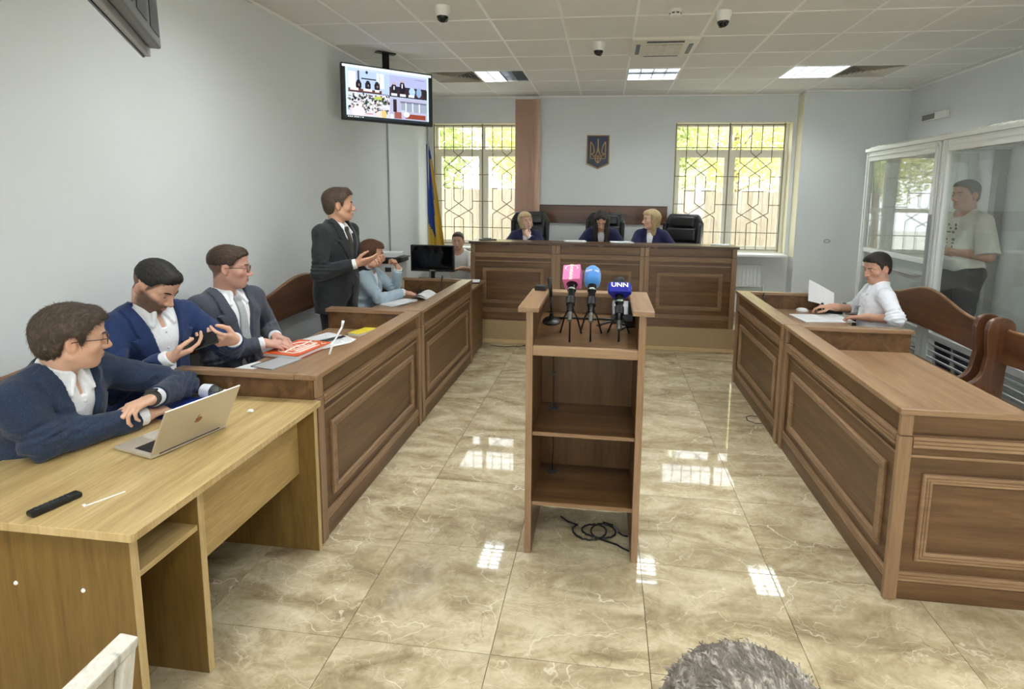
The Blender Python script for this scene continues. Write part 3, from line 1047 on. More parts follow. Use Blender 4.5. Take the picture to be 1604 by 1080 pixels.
cD = counter('near brown panelled counter on the right, empty desk surface, decorated end panel', (1.272, 3.766, 0), -PI / 2, 1.446, .78, group=GC, ends=(1, 0), posts=(True, False))
# the decorated end of the near right counter faces the camera (local +x)
def end_face(t, L, depth, H):
    e = bpy.data.objects.new('end_panel', None)
    me = MB().box(0, depth, 0, .022, .002, H - .0265)
    e = obj('end_panel', me, M_woodX, t)
    e.location = (L - .022, 0, 0)
    e.rotation_euler = (0, 0, PI / 2)
    # local -y of the end panel looks along the counter's +x
    e.location = (L, 0, 0)
    x0, x1 = 0.0, depth
    a, b = x0 + .035, x1
    obj('plinth', MB().box(a, b, -.012, 0, .001, .085), M_woodX, e, bevel=.002)
    obj('base_moulding', MB().strip(a, b, .088, .132, 0, -.014), M_trimX, e)
    obj('frame_moulding', MB().frame(a + .06, b - .06, .185, .585, .042, 0, -.016), M_trimX, e)
    obj('waist_moulding', MB().strip(a, b, .705, .755, 0, -.026), M_trimX, e)
    obj('bead', MB().box(a, b, -.007, 0, .655, .667), M_trimX, e, bevel=.002)
    obj('frieze', MB().box(a, b, -.006, 0, .765, H - .028), M_woodX, e, bevel=.002)
    obj('pilaster', MB().box(-.022, .034, -.022, 0, .001, .752).box(-.019, .031, -.022, 0, .755, H - .027), M_trimZ, e, bevel=.004)
    obj('cap', MB().box(-.028, depth + .01, -.028, .006, H - .026, H), M_trimX, e, bevel=.003)
end_face(cD, 1.446, .78, .875)

# clerk's desk between the left counter and the judges
t = thing('clerk_desk', 'low brown desk at the far left, carrying the black monitor', 'desk', (-2.30, 5.62, 0))
obj('desk_surface', MB().box(-.36, .93, -.30, .36, .735, .76), M_trimX, t, bevel=.003)
obj('side_board', MB().box(-.34, -.318, -.26, .33, 0, .735), M_woodY, t)
obj('side_board', MB().box(.88, .902, -.26, .33, 0, .735), M_woodY, t)
obj('modesty_board', MB().box(-.318, .88, -.2, -.18, .25, .735), M_woodX, t)

# platform and judges' bench
PZ = .272
t = thing('judges_platform', 'low beige platform under the long panelled bench', 'platform', (-.06, 6.06, 0))
M_plat = plain('platform_laminate', rgb(166, 142, 104), .5, var=.05, vscale=40)
obj('deck', MB().box(-1.56, 1.58, 0, 1.86, .004, PZ), M_plat, t, bevel=.003)
obj('edge_strip', MB().box(-1.56, 1.58, -.012, 0, .002, .045), plain('platform_strip', rgb(200, 172, 128), .5), t, bevel=.003)
t = thing('judges_bench', 'long brown three-panel bench on the beige platform', 'bench', (-1.57, 6.10, PZ))
Lb = 3.025
for k in range(3):
    front_panel(t, Lb * k / 3, Lb * (k + 1) / 3, .928, 0, (True, True))
obj('ledge', MB().box(-.02, Lb + .02, -.03, .30, .905, .93), wood('walnut_dark_top', rgb(70, 48, 32), rgb(92, 64, 42), rgb(110, 78, 54), 'X', .3), t, bevel=.003)
obj('desk_surface', MB().box(.022, Lb - .022, .2, .68, .72, .745), M_trimX, t, bevel=.003)
for x in (0, Lb - .022):
    obj('side_board', MB().box(x, x + .022, .022, .66, .001, .905), M_woodY, t)

# radiator under the right window
t = thing('radiator', 'white ribbed panel radiator on the wall under the right window', 'radiator', (1.55, 7.90, .47))
rb = MB().box(-.68, .68, -.02, .02, 0, .315)
obj('body', rb, M_whitem, t, bevel=.006)
mb = MB()
for k in range(26):
    x = -.66 + .0512 * k
    mb.box(x, x + .032, -.028, -.02, .02, .295)
obj('ribs', mb, M_whitem, t, bevel=.004)
obj('top_grille', MB().box(-.68, .68, -.03, .03, .316, .326), M_whitem, t)
obj('pipe', MB().tube([(.66, .0, .02), (.72, 0, .02), (.72, 0, -.3), (.72, 0, -.466)], .011, 8), M_whitem, t)
obj('bracket', MB().box(-.5, -.47, .02, .045, .02, .3).box(.47, .5, .02, .045, .02, .3), M_whitem, t)

# ------------------------------------------------------------------ benches
def bench(label, loc, rz, L):
    t = thing('courtroom_bench', label, 'bench', loc, rz, 'wooden benches along the side walls')
    # back board with a camel-back top, local: x along, y forward, z up
    top = []
    for k in range(33):
        u = k / 32
        s_ = .5 - .5 * math.cos(2 * PI * min(1, max(0, (u * 1.12 - .06))))
        top.append((.02 + (L - .04) * u, .885 + .125 * s_ ** 1.3))
    poly = [(.02, .66)] + [(.02 + (L - .04) * k / 32, .66 + .03 * math.sin(PI * k / 32)) for k in range(33)][1:] + top[::-1]
    lean = Matrix.Rotation(rad(5), 4, 'X')
    obj('back_board', MB().prism(poly, -.015, .015, 'XZ', Matrix.Translation((0, -.02 + .07, 0)) @ lean), M_benchX, t, bevel=.004)
    # lighter worn top edge
    obj('top_edge', MB().tube([lean @ Vector((x, 0, z + .001)) + Vector((0, .05, 0)) for x, z in top], .012, 8), wood('bench_edge', rgb(128, 88, 58), rgb(150, 108, 74), rgb(168, 126, 90), 'X', .3), t, smooth=True)
    obj('seat', MB().box(.03, L - .03, .04, .47, .425, .455), M_benchX, t, bevel=.01)
    obj('front_rail', MB().box(.03, L - .03, .38, .405, .33, .4245), M_benchX, t)
    # scroll end: seat-high arm sweeping up into a rounded head
    out = [(-.03, 0), (.42, 0), (.42, .40), (.475, .43), (.48, .475), (.45, .485), (.26, .485)]
    out += [(.26 - .16 * math.sin(a) + 0, .485 + .13 * (1 - math.cos(a))) for a in [PI / 2 * k / 8 for k in range(1, 9)]]
    out += [(.088, .70), (.098, .80), (.104, .88)]
    out += [(.015 + .085 * math.cos(a), .90 + .07 * math.sin(a)) for a in [PI * k / 10 for k in range(0, 11)]]
    out += [(-.055, .80), (-.035, .60)]
    for x in (0, L - .038):
        obj('end_panel', MB().prism(out, x, x + .038, 'YZ'), M_benchZ, t, bevel=.006)
    return t
LW = -PI / 2
bench('dark brown bench on the left wall behind the standing person, wavy back', (-2.66, 5.295, 0), LW, 1.72)
bench('dark brown bench on the left wall behind the two seated people in dark suits', (-2.66, 3.52, 0), LW, 1.72)
bench('dark brown bench at the left wall behind the person at the oak desk', (-2.66, 1.72, 0), LW, 1.72)
RW = PI / 2
bench('brown bench on the right behind the white shirted person', (2.66, 3.93, 0), RW, 1.62)
bench('brown bench nearest the camera on the right, in front of the glass dock', (2.66, 2.23, 0), RW, 1.62)

# ------------------------------------------------------------------ leather chairs
M_leather = plain('black_leather', rgb(30, 31, 34), .32, bump=(160, .15), spec=.5)
def soft(mb, name, mat, parent, bev):
    o = obj(name, mb, mat, parent)
    b = o.modifiers.new('round', 'BEVEL')
    b.width = bev
    b.segments = 4
    me = o.data
    me.polygons.foreach_set('use_smooth', [True] * len(me.polygons))
    return o
def leather_chair(label, loc, rz):
    """faces local -y"""
    t = thing('leather_chair', label, 'office chair', loc, rz, 'leather chairs behind the long bench')
    Mt = Matrix.Translation((0, .21, .52)) @ Matrix.Rotation(rad(-8), 4, 'X')
    soft(MB().add([(-.24, 0, -.08), (.24, 0, -.08), (.24, .08, -.08), (-.24, .08, -.08), (-.27, 0, .62), (.27, 0, .62), (.27, .08, .62), (-.27, .08, .62),
                   (-.2, .01, .74), (.2, .01, .74), (.2, .07, .74), (-.2, .07, .74)],
                  [(0, 3, 2, 1), (0, 1, 5, 4), (1, 2, 6, 5), (2, 3, 7, 6), (3, 0, 4, 7), (4, 5, 9, 8), (5, 6, 10, 9), (6, 7, 11, 10), (7, 4, 8, 11), (8, 9, 10, 11)], Mt), 'back_shell', M_leather, t, .035)
    for z0, z1, w in ((-.02, .17, .19), (.18, .36, .2), (.37, .55, .205), (.56, .70, .175)):
        soft(MB().box(-w, w, -.055, .015, z0, z1, Mt), 'back_cushion', M_leather, t, .03)
    for s_ in (-1, 1):
        soft(MB().box(s_ * .235 - .03, s_ * .235 + .03, -.04, .03, -.02, .62, Mt), 'back_bolster', M_leather, t, .028)
    soft(MB().box(-.25, .25, -.28, .22, .42, .53), 'seat', M_leather, t, .045)
    for s_ in (-1, 1):
        arm = obj('armrest', MB().tube([(s_ * .30, .2, .60), (s_ * .31, .05, .66), (s_ * .31, -.2, .665), (s_ * .30, -.26, .60), (s_ * .27, -.22, .44)], .026, 10), M_leather, t, smooth=True)
    obj('gas_lift', MB().lathe([(.03, .1), (.03, .30), (.022, .30), (.022, .42)], 14), M_blackm, t)
    b = MB()
    for k in range(5):
        a = 2 * PI * k / 5 + .3
        b.tube([(0, 0, .10), (.15 * math.cos(a), .15 * math.sin(a), .095), (.28 * math.cos(a), .28 * math.sin(a), .07)], [.028, .024, .018], 8)
    obj('star_base', b, M_blackm, t)
    for k in range(5):
        a = 2 * PI * k / 5 + .3
        obj('caster', MB().lathe([(.026, -.02), (.03, 0), (.026, .02)], 12, Matrix.Translation((.28 * math.cos(a), .28 * math.sin(a), .031)) @ Matrix.Rotation(a, 4, 'Z') @ Matrix.Rotation(PI / 2, 4, 'Y')), M_black, t)
    return t
leather_chair('black leather chair of the short-haired blonde robed person on the left', (-1.025, 7.02, PZ + .002), rad(3))
leather_chair('black leather chair behind the dark-haired robed person in the middle', (-.03, 7.05, PZ + .002), rad(-4))
leather_chair('black leather chair turned sideways behind the long-haired blonde robed person', (.86, 6.98, PZ + .002), rad(-30))

# ------------------------------------------------------------------ oak desk
t = thing('oak_desk', 'light oak desk in the left foreground with an open shelf compartment', 'desk', (-1.335, 1.277, 0))
obj('desk_top', MB().box(-.84, 0, 0, 1.03, .722, .75), M_oakY, t, bevel=.003)
obj('edge_band', MB().box(-.001, .0015, .003, 1.027, .724, .748), M_oakE, t)
obj('edge_band', MB().box(-.837, -.003, -.0015, .001, .724, .748), M_oakE, t)
for y, nm in ((.035, 1), (.30, 0), (.985, 0)):
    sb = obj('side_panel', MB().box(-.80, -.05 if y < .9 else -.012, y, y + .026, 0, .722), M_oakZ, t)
    xe = -.05 if y < .9 else -.012
    obj('edge_band', MB().box(xe - .001, xe + .002, y, y + .026, .001, .7215), M_oakE, sb)
    if nm:
        for x in (-.455, -.22):
            obj('screw_cap', MB().lathe([(.007, 0), (.006, .003), (.001, .004)], 12, Matrix.Translation((x, y, .522)) @ Matrix.Rotation(PI / 2, 4, 'X')), M_paper, sb)
obj('shelf', MB().box(-.78, -.055, .061, .30, .56, .58), M_oakY, t)
obj('modesty_board', MB().box(-.12, -.098, .326, .985, .395, .722), wood('oak_modesty', rgb(164, 134, 82), rgb(184, 155, 100), rgb(198, 170, 116), 'Y', .45), t)
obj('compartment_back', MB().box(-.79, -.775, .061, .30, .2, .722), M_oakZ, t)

# ------------------------------------------------------------------ lectern
t = thing('lectern', 'tall brown open-backed lectern in the aisle with three microphones on it', 'lectern', (-.08, 2.385, 0))
hw = .272
for s_ in (-1, 1):
    x0, x1 = (-hw, -hw + .03) if s_ < 0 else (hw - .03, hw)
    obj('side_panel', MB().box(x0, x1, 0, .42, 0, 1.21), M_woodZ, t)
    obj('edge_band', MB().box(x0 - .001, x1 + .001, -.0025, .001, .001, 1.208), M_trimZ, t, bevel=.002)
    a, b = (-hw - .035, -hw + .062) if s_ < 0 else (hw - .062, hw + .035)
    obj('side_cap', MB().box(a, b, -.035, .46, 1.21, 1.235), M_trimY, t, bevel=.004)
obj('back_cap', MB().box(-hw + .063, hw - .063, .385, .46, 1.21, 1.235), M_trimX, t, bevel=.004)
obj('back_panel', MB().box(-hw + .03, hw - .03, .395, .415, .12, 1.21), M_woodZ, t)
obj('reading_surface', MB().prism([(0.004, 1.02), (.395, 1.105), (.395, 1.125), (.004, 1.04)], -hw + .031, hw - .031, 'YZ'), wood('lectern_top', rgb(84, 60, 40), rgb(106, 79, 54), rgb(124, 96, 68), 'X', .22), t)
obj('front_rail', MB().box(-hw + .031, hw - .031, -.006, .02, 1.0, 1.046), M_trimX, t, bevel=.004)
for z in (.60, .245):
    sf = obj('shelf', MB().box(-hw + .031, hw - .031, .02, .394, z, z + .02), M_woodX, t)
    obj('edge_band', MB().box(-hw + .032, hw - .032, .016, .021, z + .001, z + .019), M_trimX, sf)
    obj('cable_grommet', MB().lathe([(.028, z + .02), (.028, z + .024), (.016, z + .025), (.014, z + .021)], 18, Matrix.Translation((-.17, .31, 0))), M_dgrey, t)

# ------------------------------------------------------------------ glass dock
t = thing('glass_dock', 'white framed glass dock along the right wall with louvred lower panels', 'glass dock', (2.85, 2.28, 0))
M_dock = glass('dock_glass', (0.95, 0.97, 0.96, 1), .035, dirt=.05)
M_dockm = plain('dock_metal', rgb(228, 232, 230), .35)
ztop = 2.25
bays = [(2.72, 4.06), (1.36, 2.72), (0, 1.36)]
for k, (a, b) in enumerate(bays):
    a += .012
    b -= .012
    f = MB().box(-.03, .03, a, a + .075, 0, ztop).box(-.03, .03, b - .075, b, 0, ztop).box(-.03, .03, a + .075, b - .075, ztop - .10, ztop).box(-.03, .03, a + .075, b - .075, .545, .60).box(-.03, .03, a + .075, b - .075, 0, .06)
    fr = obj('frame', f, M_dockm, t, bevel=.004)
    g_ = MB().box(-.038, -.030, a + .03, a + .045, .62, ztop - .02).box(-.038, -.030, b - .045, b - .03, .62, ztop - .02).box(-.038, -.03, a + .02, b - .02, ztop - .05, ztop - .04)
    obj('seal_groove', g_, M_whitem, fr)
    obj('handle', MB().box(-.055, -.031, a + .022, a + .04, .95, 1.62), M_grey, fr, bevel=.004)
    obj('glass_pane', MB().box(-.006, .006, a + .07, b - .07, .595, ztop - .095), M_dock, t)
    for q_ in range(8):
        z = .085 + .058 * q_
        Ms = Matrix.Translation((0, 0, z)) @ Matrix.Rotation(rad(38), 4, 'Y')
        obj('louvre_slat', MB().box(-.03, .03, a + .07, b - .07, -.003, .003, Ms), M_dockm, t)
    if k == 0:
        obj('hatch_frame', MB().box(-.02, .02, a + .075, b - .075, 1.015, 1.06).box(-.02, .02, a + .075, b - .075, 1.175, 1.22).box(-.02, .02, b - .32, b - .28, 1.06, 1.175), M_dockm, t, bevel=.003)
        obj('hatch_tray', MB().box(-.10, .0, a + .12, b - .36, 1.061, 1.07), M_grey, t)
# top rail, ragged sealing foam, roof and far end
obj('top_rail', MB().box(-.045, .045, 0, 4.06, ztop, ztop + .035), M_dockm, t, bevel=.004)
fm = MB()
rr = random.Random(3)
for k in range(100):
    y = .02 + .0402 * k
    fm.ell((0, y, ztop + .036), (.03, .026, .014 + .012 * rr.random()), 8)
obj('sealing_foam', fm, plain('foam', rgb(226, 226, 216), .9), t, smooth=True)
rf = MB()
for k in range(42):
    rf.box(.045, 1.066, .05 + .097 * k, .058 + .097 * k, ztop + .008, ztop + .016)
for k in range(11):
    rf.box(.06 + .097 * k, .068 + .097 * k, 0, 4.06, ztop + .008, ztop + .016)
obj('roof_grid', rf, plain('dock_roof', rgb(196, 198, 196), .6), t)
e_ = MB().box(0.03, .10, 4.0, 4.06, 0, ztop).box(.98, 1.066, 4.0, 4.06, 0, ztop).box(.1, .98, 4.0, 4.06, ztop - .1, ztop).box(.1, .98, 4.0, 4.06, .545, .6).box(.1, .98, 4.0, 4.06, 0, .06)
obj('end_frame', e_, M_dockm, t, bevel=.004)
obj('end_pane', MB().box(.09, .99, 4.024, 4.036, .59, ztop - .09), M_dock, t)
obj('end_panel', MB().box(.09, .99, 4.02, 4.04, .05, .55), M_dockm, t)
obj('inner_post', MB().box(.98, 1.066, 3.55, 3.64, .1, ztop), plain('post_grey', rgb(150, 154, 150), .4), t, bevel=.004)
obj('dock_floor', MB().box(.035, 1.06, .0, 3.99, .002, .12), plain('dock_floor_grey', rgb(140, 140, 134), .7), t)
obj('dock_bench', MB().box(.72, 1.06, .2, 2.2, .52, .56).box(.76, .8, .3, .36, .12, .52).box(.76, .8, 2.0, 2.06, .12, .52), M_woodY, t)
t = thing('wall_sheet', 'white sheet on the right wall inside the glass dock, behind the standing person', 'sheet', (XR - .004, 6.12, 1.45))
obj('sheet', MB().box(-.006, 0, -.13, .22, 0, .72), M_paper, t)
obj('tape', MB().box(-.008, -.0055, -.14, -.1, .69, .73).box(-.008, -.0055, .19, .23, .69, .73), M_white, t)
# ------------------------------------------------------------------ people: smooth-blended solids turned into one continuous mesh
F32 = np.float32
def vec(*a):
    return np.array(a, F32)
def unit(v):
    v = np.asarray(v, F32)
    return v / max(1e-9, np.linalg.norm(v))
def smin(a, b, k):
    h = np.clip(.5 + .5 * (b - a) / k, 0, 1)
    return b + (a - b) * h - k * h * (1 - h)
def smax(a, b, k):
    return -smin(-a, -b, k)
def cap(P, a, b, ra, rb):
    a = np.asarray(a, F32)
    b = np.asarray(b, F32)
    ab = b - a
    t = np.clip((P - a) @ ab / max(1e-9, ab @ ab), 0, 1)
    return np.linalg.norm(P - a - t[:, None] * ab, axis=1) - (ra + (rb - ra) * t)
def ell(P, c, r):
    q = P - np.asarray(c, F32)
    r = np.asarray(r, F32)
    k0 = np.linalg.norm(q / r, axis=1)
    k1 = np.linalg.norm(q / (r * r), axis=1)
    return k0 * (k0 - 1) / np.maximum(k1, 1e-6)
def rbox(P, c, h, r):
    q = np.abs(P - np.asarray(c, F32)) - np.asarray(h, F32) + r
    return np.linalg.norm(np.maximum(q, 0), axis=1) + np.minimum(q.max(axis=1), 0) - r

_TBL = None
def surface_nets(V, org, h):
    """V: (nx,ny,nz) signed distances; returns vertices, quads"""
    S = V < 0
    c = [S[i:V.shape[0] - 1 + i, j:V.shape[1] - 1 + j, k:V.shape[2] - 1 + k] for i in (0, 1) for j in (0, 1) for k in (0, 1)]
    n = sum(x.astype(np.int8) for x in c)
    act = (n > 0) & (n < 8)
    I = np.argwhere(act)
    if len(I) == 0:
        return np.zeros((0, 3)), np.zeros((0, 4), int)
    off = np.array([(i, j, k) for i in (0, 1) for j in (0, 1) for k in (0, 1)])
    vals = np.stack([V[I[:, 0] + o[0], I[:, 1] + o[1], I[:, 2] + o[2]] for o in off], 1)
    edges = [(a, b) for a in range(8) for b in range(a + 1, 8) if abs(off[a] - off[b]).sum() == 1]
    acc = np.zeros((len(I), 3))
    cnt = np.zeros(len(I))
    for a, b in edges:
        va, vb = vals[:, a], vals[:, b]
        m = (va < 0) != (vb < 0)
        t = np.where(m, va / np.where(m, va - vb, 1), 0)
        p = off[a] + t[:, None] * (off[b] - off[a])
        acc += np.where(m[:, None], p, 0)
        cnt += m
    verts = (I + acc / cnt[:, None]) * h + org
    idx = np.full(act.shape, -1, np.int64)
    idx[act] = np.arange(len(I))
    quads = []
    for ax in range(3):
        A = S
        sl0 = [slice(None)] * 3
        sl1 = [slice(None)] * 3
        sl0[ax] = slice(0, -1)
        sl1[ax] = slice(1, None)
        a0, a1 = A[tuple(sl0)], A[tuple(sl1)]
        E_ = np.argwhere(a0 != a1)
        u, v = [(1, 2), (2, 0), (0, 1)][ax]
        ok = (E_[:, u] > 0) & (E_[:, v] > 0) & (E_[:, u] < S.shape[u] - 1) & (E_[:, v] < S.shape[v] - 1)
        E_ = E_[ok]
        ins = a0[E_[:, 0], E_[:, 1], E_[:, 2]]
        def cell(du, dv):
            q = E_.copy()
            q[:, u] -= du
            q[:, v] -= dv
            return idx[q[:, 0], q[:, 1], q[:, 2]]
        Q = np.stack([cell(1, 1), cell(0, 1), cell(0, 0), cell(1, 0)], 1)
        Q[~ins] = Q[~ins][:, ::-1]
        quads.append(Q)
    return verts, np.concatenate(quads)

def polygonise(groups, h, lo, hi):
    """groups: list of (bbox_lo, bbox_hi, fn, blend); sparse blocks near the surface only"""
    B = 12
    lo = np.asarray(lo, float) - 2 * h
    hi = np.asarray(hi, float) + 2 * h
    nb = np.ceil((hi - lo) / (B * h)).astype(int)
    V = np.full(tuple(nb * B + 1), .2, F32)
    bi = np.stack(np.meshgrid(*[np.arange(x) for x in nb], indexing='ij'), -1).reshape(-1, 3)
    cen = lo + (bi + .5) * B * h
    rad_ = B * h * .87
    gates = []
    def ev(P, gsel=None):
        d = np.full(len(P), 1.0, F32)
        for gi, (a, b, fn, k) in enumerate(groups):
            m = np.all((P > a - .05) & (P < b + .05), axis=1)
            if m.any():
                v = fn(P[m])
                d[m] = smin(d[m], v, k) if k else np.minimum(d[m], v)
        return d
    dc = ev(cen.astype(F32))
    far = np.ones(len(cen), bool)
    for a, b, fn, k in groups:
        far &= ~np.all((cen > a - rad_ - .02) & (cen < b + rad_ + .02), axis=1)
    keep = (~far) & (np.abs(dc) < rad_ * 1.5 + .015) | ((~far) & (dc >= .9))
    g = np.arange(B + 1)
    loc = np.stack(np.meshgrid(g, g, g, indexing='ij'), -1).reshape(-1, 3)
    inside = (~keep) & (dc < 0)
    for b in bi[inside]:
        V[b[0] * B:b[0] * B + B + 1, b[1] * B:b[1] * B + B + 1, b[2] * B:b[2] * B + B + 1] = -.2
    kb = bi[keep]
    for s in range(0, len(kb), 64):
        q = kb[s:s + 64]
        gi = (q[:, None, :] * B + loc[None]).reshape(-1, 3)
        d = ev((lo + gi * h).astype(F32))
        V[gi[:, 0], gi[:, 1], gi[:, 2]] = d
    return surface_nets(V, lo, h)

def sdf_obj(name, groups, h, mat, parent, origin, colour=None, lo=None, hi=None):
    lo = np.min([g[0] for g in groups], axis=0) if lo is None else lo
    hi = np.max([g[1] for g in groups], axis=0) if hi is None else hi
    v, q = polygonise(groups, h, lo, hi)
    me = bpy.data.meshes.new(name)
    me.vertices.add(len(v))
    me.vertices.foreach_set('co', (v - np.asarray(origin)).astype(F32).ravel())
    me.loops.add(len(q) * 4)
    me.loops.foreach_set('vertex_index', q.astype(np.int32).ravel())
    me.polygons.add(len(q))
    me.polygons.foreach_set('loop_start', np.arange(0, 4 * len(q), 4, dtype=np.int32))
    me.update(calc_edges=True)
    me.polygons.foreach_set('use_smooth', np.ones(len(q), bool))
    me.materials.append(mat)
    if colour is not None:
        c = np.ones((len(v), 4), F32)
        c[:, :3] = colour(v.astype(F32))
        a = me.color_attributes.new('Col', 'FLOAT_COLOR', 'POINT')
        a.data.foreach_set('color', c.ravel())
    return link_obj(name, me, parent)

def rotz(a):
    c, s = math.cos(a), math.sin(a)
    return np.array([[c, -s, 0], [s, c, 0], [0, 0, 1]], F32)
def basis(yaw, pitch=0, roll=0):
    """columns: right, forward, up. yaw: degrees, direction of forward in the plan (0 = +X, 90 = +Y); pitch: forward bend; roll: tilt to the right"""
    f0 = np.array([math.cos(rad(yaw)), math.sin(rad(yaw)), 0])
    u0 = np.array([0, 0, 1.0])
    r0 = np.cross(f0, u0)
    p = rad(pitch)
    f = f0 * math.cos(p) - u0 * math.sin(p)
    u = u0 * math.cos(p) + f0 * math.sin(p)
    q = rad(roll)
    r = r0 * math.cos(q) - u * math.sin(q)
    u2 = u * math.cos(q) + r0 * math.sin(q)
    return np.stack([r, f, u2], 1).astype(F32)

def wr(P, amp, seed, s=1.0):
    """cloth wrinkles: a few crossed waves"""
    rng = np.random.default_rng(seed)
    d = np.zeros(len(P), F32)
    for k in range(5):
        w = rng.normal(size=3) * np.array([26, 26, 46]) * s * (1 + .3 * k)
        d += np.sin(P @ w.astype(F32) + rng.uniform(0, 6) + 1.2 * np.sin(P @ (w[[1, 2, 0]] * .5).astype(F32))) / (1 + .5 * k)
    return amp * d / 2.4

M_skin = vcol('skin', rough=.48, sss=.06, spec=.4)
M_lens = glass('spectacle_lens', (.97, .98, .98, 1), .02)
HAIRS = {}
def hairmat(name, c1, c2, rough=.5, short=True):
    if name in HAIRS:
        return HAIRS[name]
    s = NT('hair_' + name)
    v = s.coord('Object', (80, 24, 34) if short else (80, 80, 10))
    n = s.noise(v, 1.6, 5, .65, .5)
    s.link(s.ramp(n, [(.32, tuple(x * .75 for x in c1[:3]) + (1,)), (.5, c1), (.72, c2)]), s.p.inputs['Base Color'])
    s.setp(Roughness=rough)
    s.bump(n, .8, .005)
    HAIRS[name] = s.m
    return s.m

CLOTH = {}
def cloth(name, c, var=.12, rough=.85, weave=700, sheen=.15):
    if name in CLOTH:
        return CLOTH[name]
    s = NT('cloth_' + name)
    v = s.coord('Object')
    n = s.noise(v, 190, 3, .8)
    k = tuple(x * (1 - var * 1.8) for x in c[:3]) + (1,)
    k2 = tuple(min(1, x * (1 + var * 1.8)) for x in c[:3]) + (1,)
    s.link(s.ramp(n, [(.35, k), (.65, k2)]), s.p.inputs['Base Color'])
    s.setp(Roughness=rough)
    s.p.inputs['Sheen Weight'].default_value = sheen
    s.p.inputs['Specular IOR Level'].default_value = .25
    n2 = s.noise(v, 16, 4, .6, 1.5)
    s.bump(n2, .35, .012)
    CLOTH[name] = s.m
    return s.m
M_shirt = cloth('white_shirt', rgb(236, 238, 242), .02)
M_shoe = plain('shoe_leather', rgb(22, 20, 20), .3)

def eye_mesh(parent, c, Rh, r, origin, iris=(70, 52, 38), droop=0.0, name='eye'):
    """almond patch on the eyeball: white, iris, pupil and a dark lash line"""
    nu, nv = 22, 10
    vs, fs, mi = [], [], []
    for i in range(nu + 1):
        u = -1 + 2 * i / nu
        top = .40 * (1 - abs(u) ** 2.2) * (1 - droop) + .02
        bot = -.27 * (1 - abs(u) ** 2.0) - .02
        for j in range(nv + 1):
            w = j / nv
            el = bot + (top - bot) * w
            az = u * 1.02
            p = np.array([math.sin(az) * math.cos(el), math.cos(az) * math.cos(el), math.sin(el)]) * r
            vs.append((c + Rh @ p - origin).tolist())
    for i in range(nu):
        for j in range(nv):
            a = i * (nv + 1) + j
            fs.append((a, a + nv + 1, a + nv + 2, a + 1))
            u = -1 + 2 * (i + .5) / nu
            w = (j + .5) / nv
            top = .40 * (1 - abs(u) ** 2.2) * (1 - droop) + .02
            bot = -.27 * (1 - abs(u) ** 2.0) - .02
            el = bot + (top - bot) * w
            d = math.hypot(u * 1.02, el - .03)
            mi.append(3 if j >= nv - 2 else (2 if d < .17 else (1 if d < .40 else 0)))
    mb = MB()
    mb.v, mb.f = vs, fs
    o = obj(name, mb, plain('eye_white', rgb(214, 206, 200), .2), parent, smooth=True, fixn=False)
    o.data.materials.append(plain('iris_%d' % iris[0], rgb(*iris), .15))
    o.data.materials.append(plain('pupil', rgb(10, 8, 8), .1))
    o.data.materials.append(plain('lashes', rgb(44, 32, 26), .7))
    o.data.polygons.foreach_set('material_index', mi)

def face_fn(hd):
    """head solid in head coordinates (x right, y forward, z up, eyes at z = 0)"""
    fem = hd.get('fem', 0)
    fat = hd.get('fat', 1.0)
    def f(p):
        p = p.copy()
        sx = np.abs(p)
        sx = np.stack([np.abs(p[:, 0]), p[:, 1], p[:, 2]], 1)
        d = ell(p, (0, -.014, .030), (.0765, .098, .088))
        d = smin(d, ell(p, (0, .020, -.028), (.0625 * fat, .071, .083)), .03)
        d = smin(d, ell(p, (0, .036, -.076), (.046 * fat, .050, .043)), .03)
        d = smin(d, ell(p, (0, .071, -.100), (.020, .019, .017)), .022)
        d = smin(d, cap(sx, (.053 * fat, -.004, -.058), (.022, .062, -.100), .016 * fat, .013), .03)
        d = smin(d, ell(sx, (.044, .056, -.030), (.024, .022, .020)), .025)
        d = smin(d, cap(sx, (.014, .085, .020), (.047, .066, .018), .011 - .003 * fem, .009 - .002 * fem), .014)
        d = smin(d, ell(p, (0, .055, .065), (.052, .032, .042)), .03)
        # eye sockets
        d = smax(d, -ell(sx, (.0325, .098, -.001), (.021, .020, .014)), .012)
        d = smin(d, ell(sx, (.0325, .0745, -.001), (.0155, .0135, .0125)), .006)
        # nose
        d = smin(d, cap(p, (0, .086, .008), (0, .113, -.036), .0085, .0125 - .001 * fem), .010)
        d = smin(d, ell(sx, (.0125, .1005, -.041), (.0085, .011, .0080)), .007)
        d = smax(d, -ell(sx, (.0065, .106, -.0495), (.0038, .006, .004)), .003)
        # mouth
        d = smin(d, ell(p, (0, .083, -.068), (.027, .017, .017)), .012)
        d = smin(d, cap(sx, (0, .0985, -.066), (.021, .0885, -.0695), .0055, .002), .004)
        d = smin(d, cap(sx, (0, .0975, -.0765), (.018, .089, -.0735), .0062, .002), .004)
        d = smax(d, -cap(sx, (0, .1055, -.0712), (.024, .0935, -.0717), .0026, .0020), .003)
        # ears
        q = sx - np.array([.0795, -.010, -.012], F32)
        a = rad(12)
        q = np.stack([q[:, 0] * .9 - q[:, 1] * -.3, q[:, 1] * math.cos(a) + q[:, 2] * math.sin(a), -q[:, 1] * math.sin(a) + q[:, 2] * math.cos(a)], 1)
        e = ell(q, (0, 0, 0), (.0085, .0185, .0315))
        e = smax(e, -ell(q, (.0095, .003, .003), (.0065, .0115, .021)), .004)
        e = smin(e, ell(q, (.004, .012, -.004), (.005, .005, .009)), .004)
        d = smin(d, e, .008)
        return d
    return f

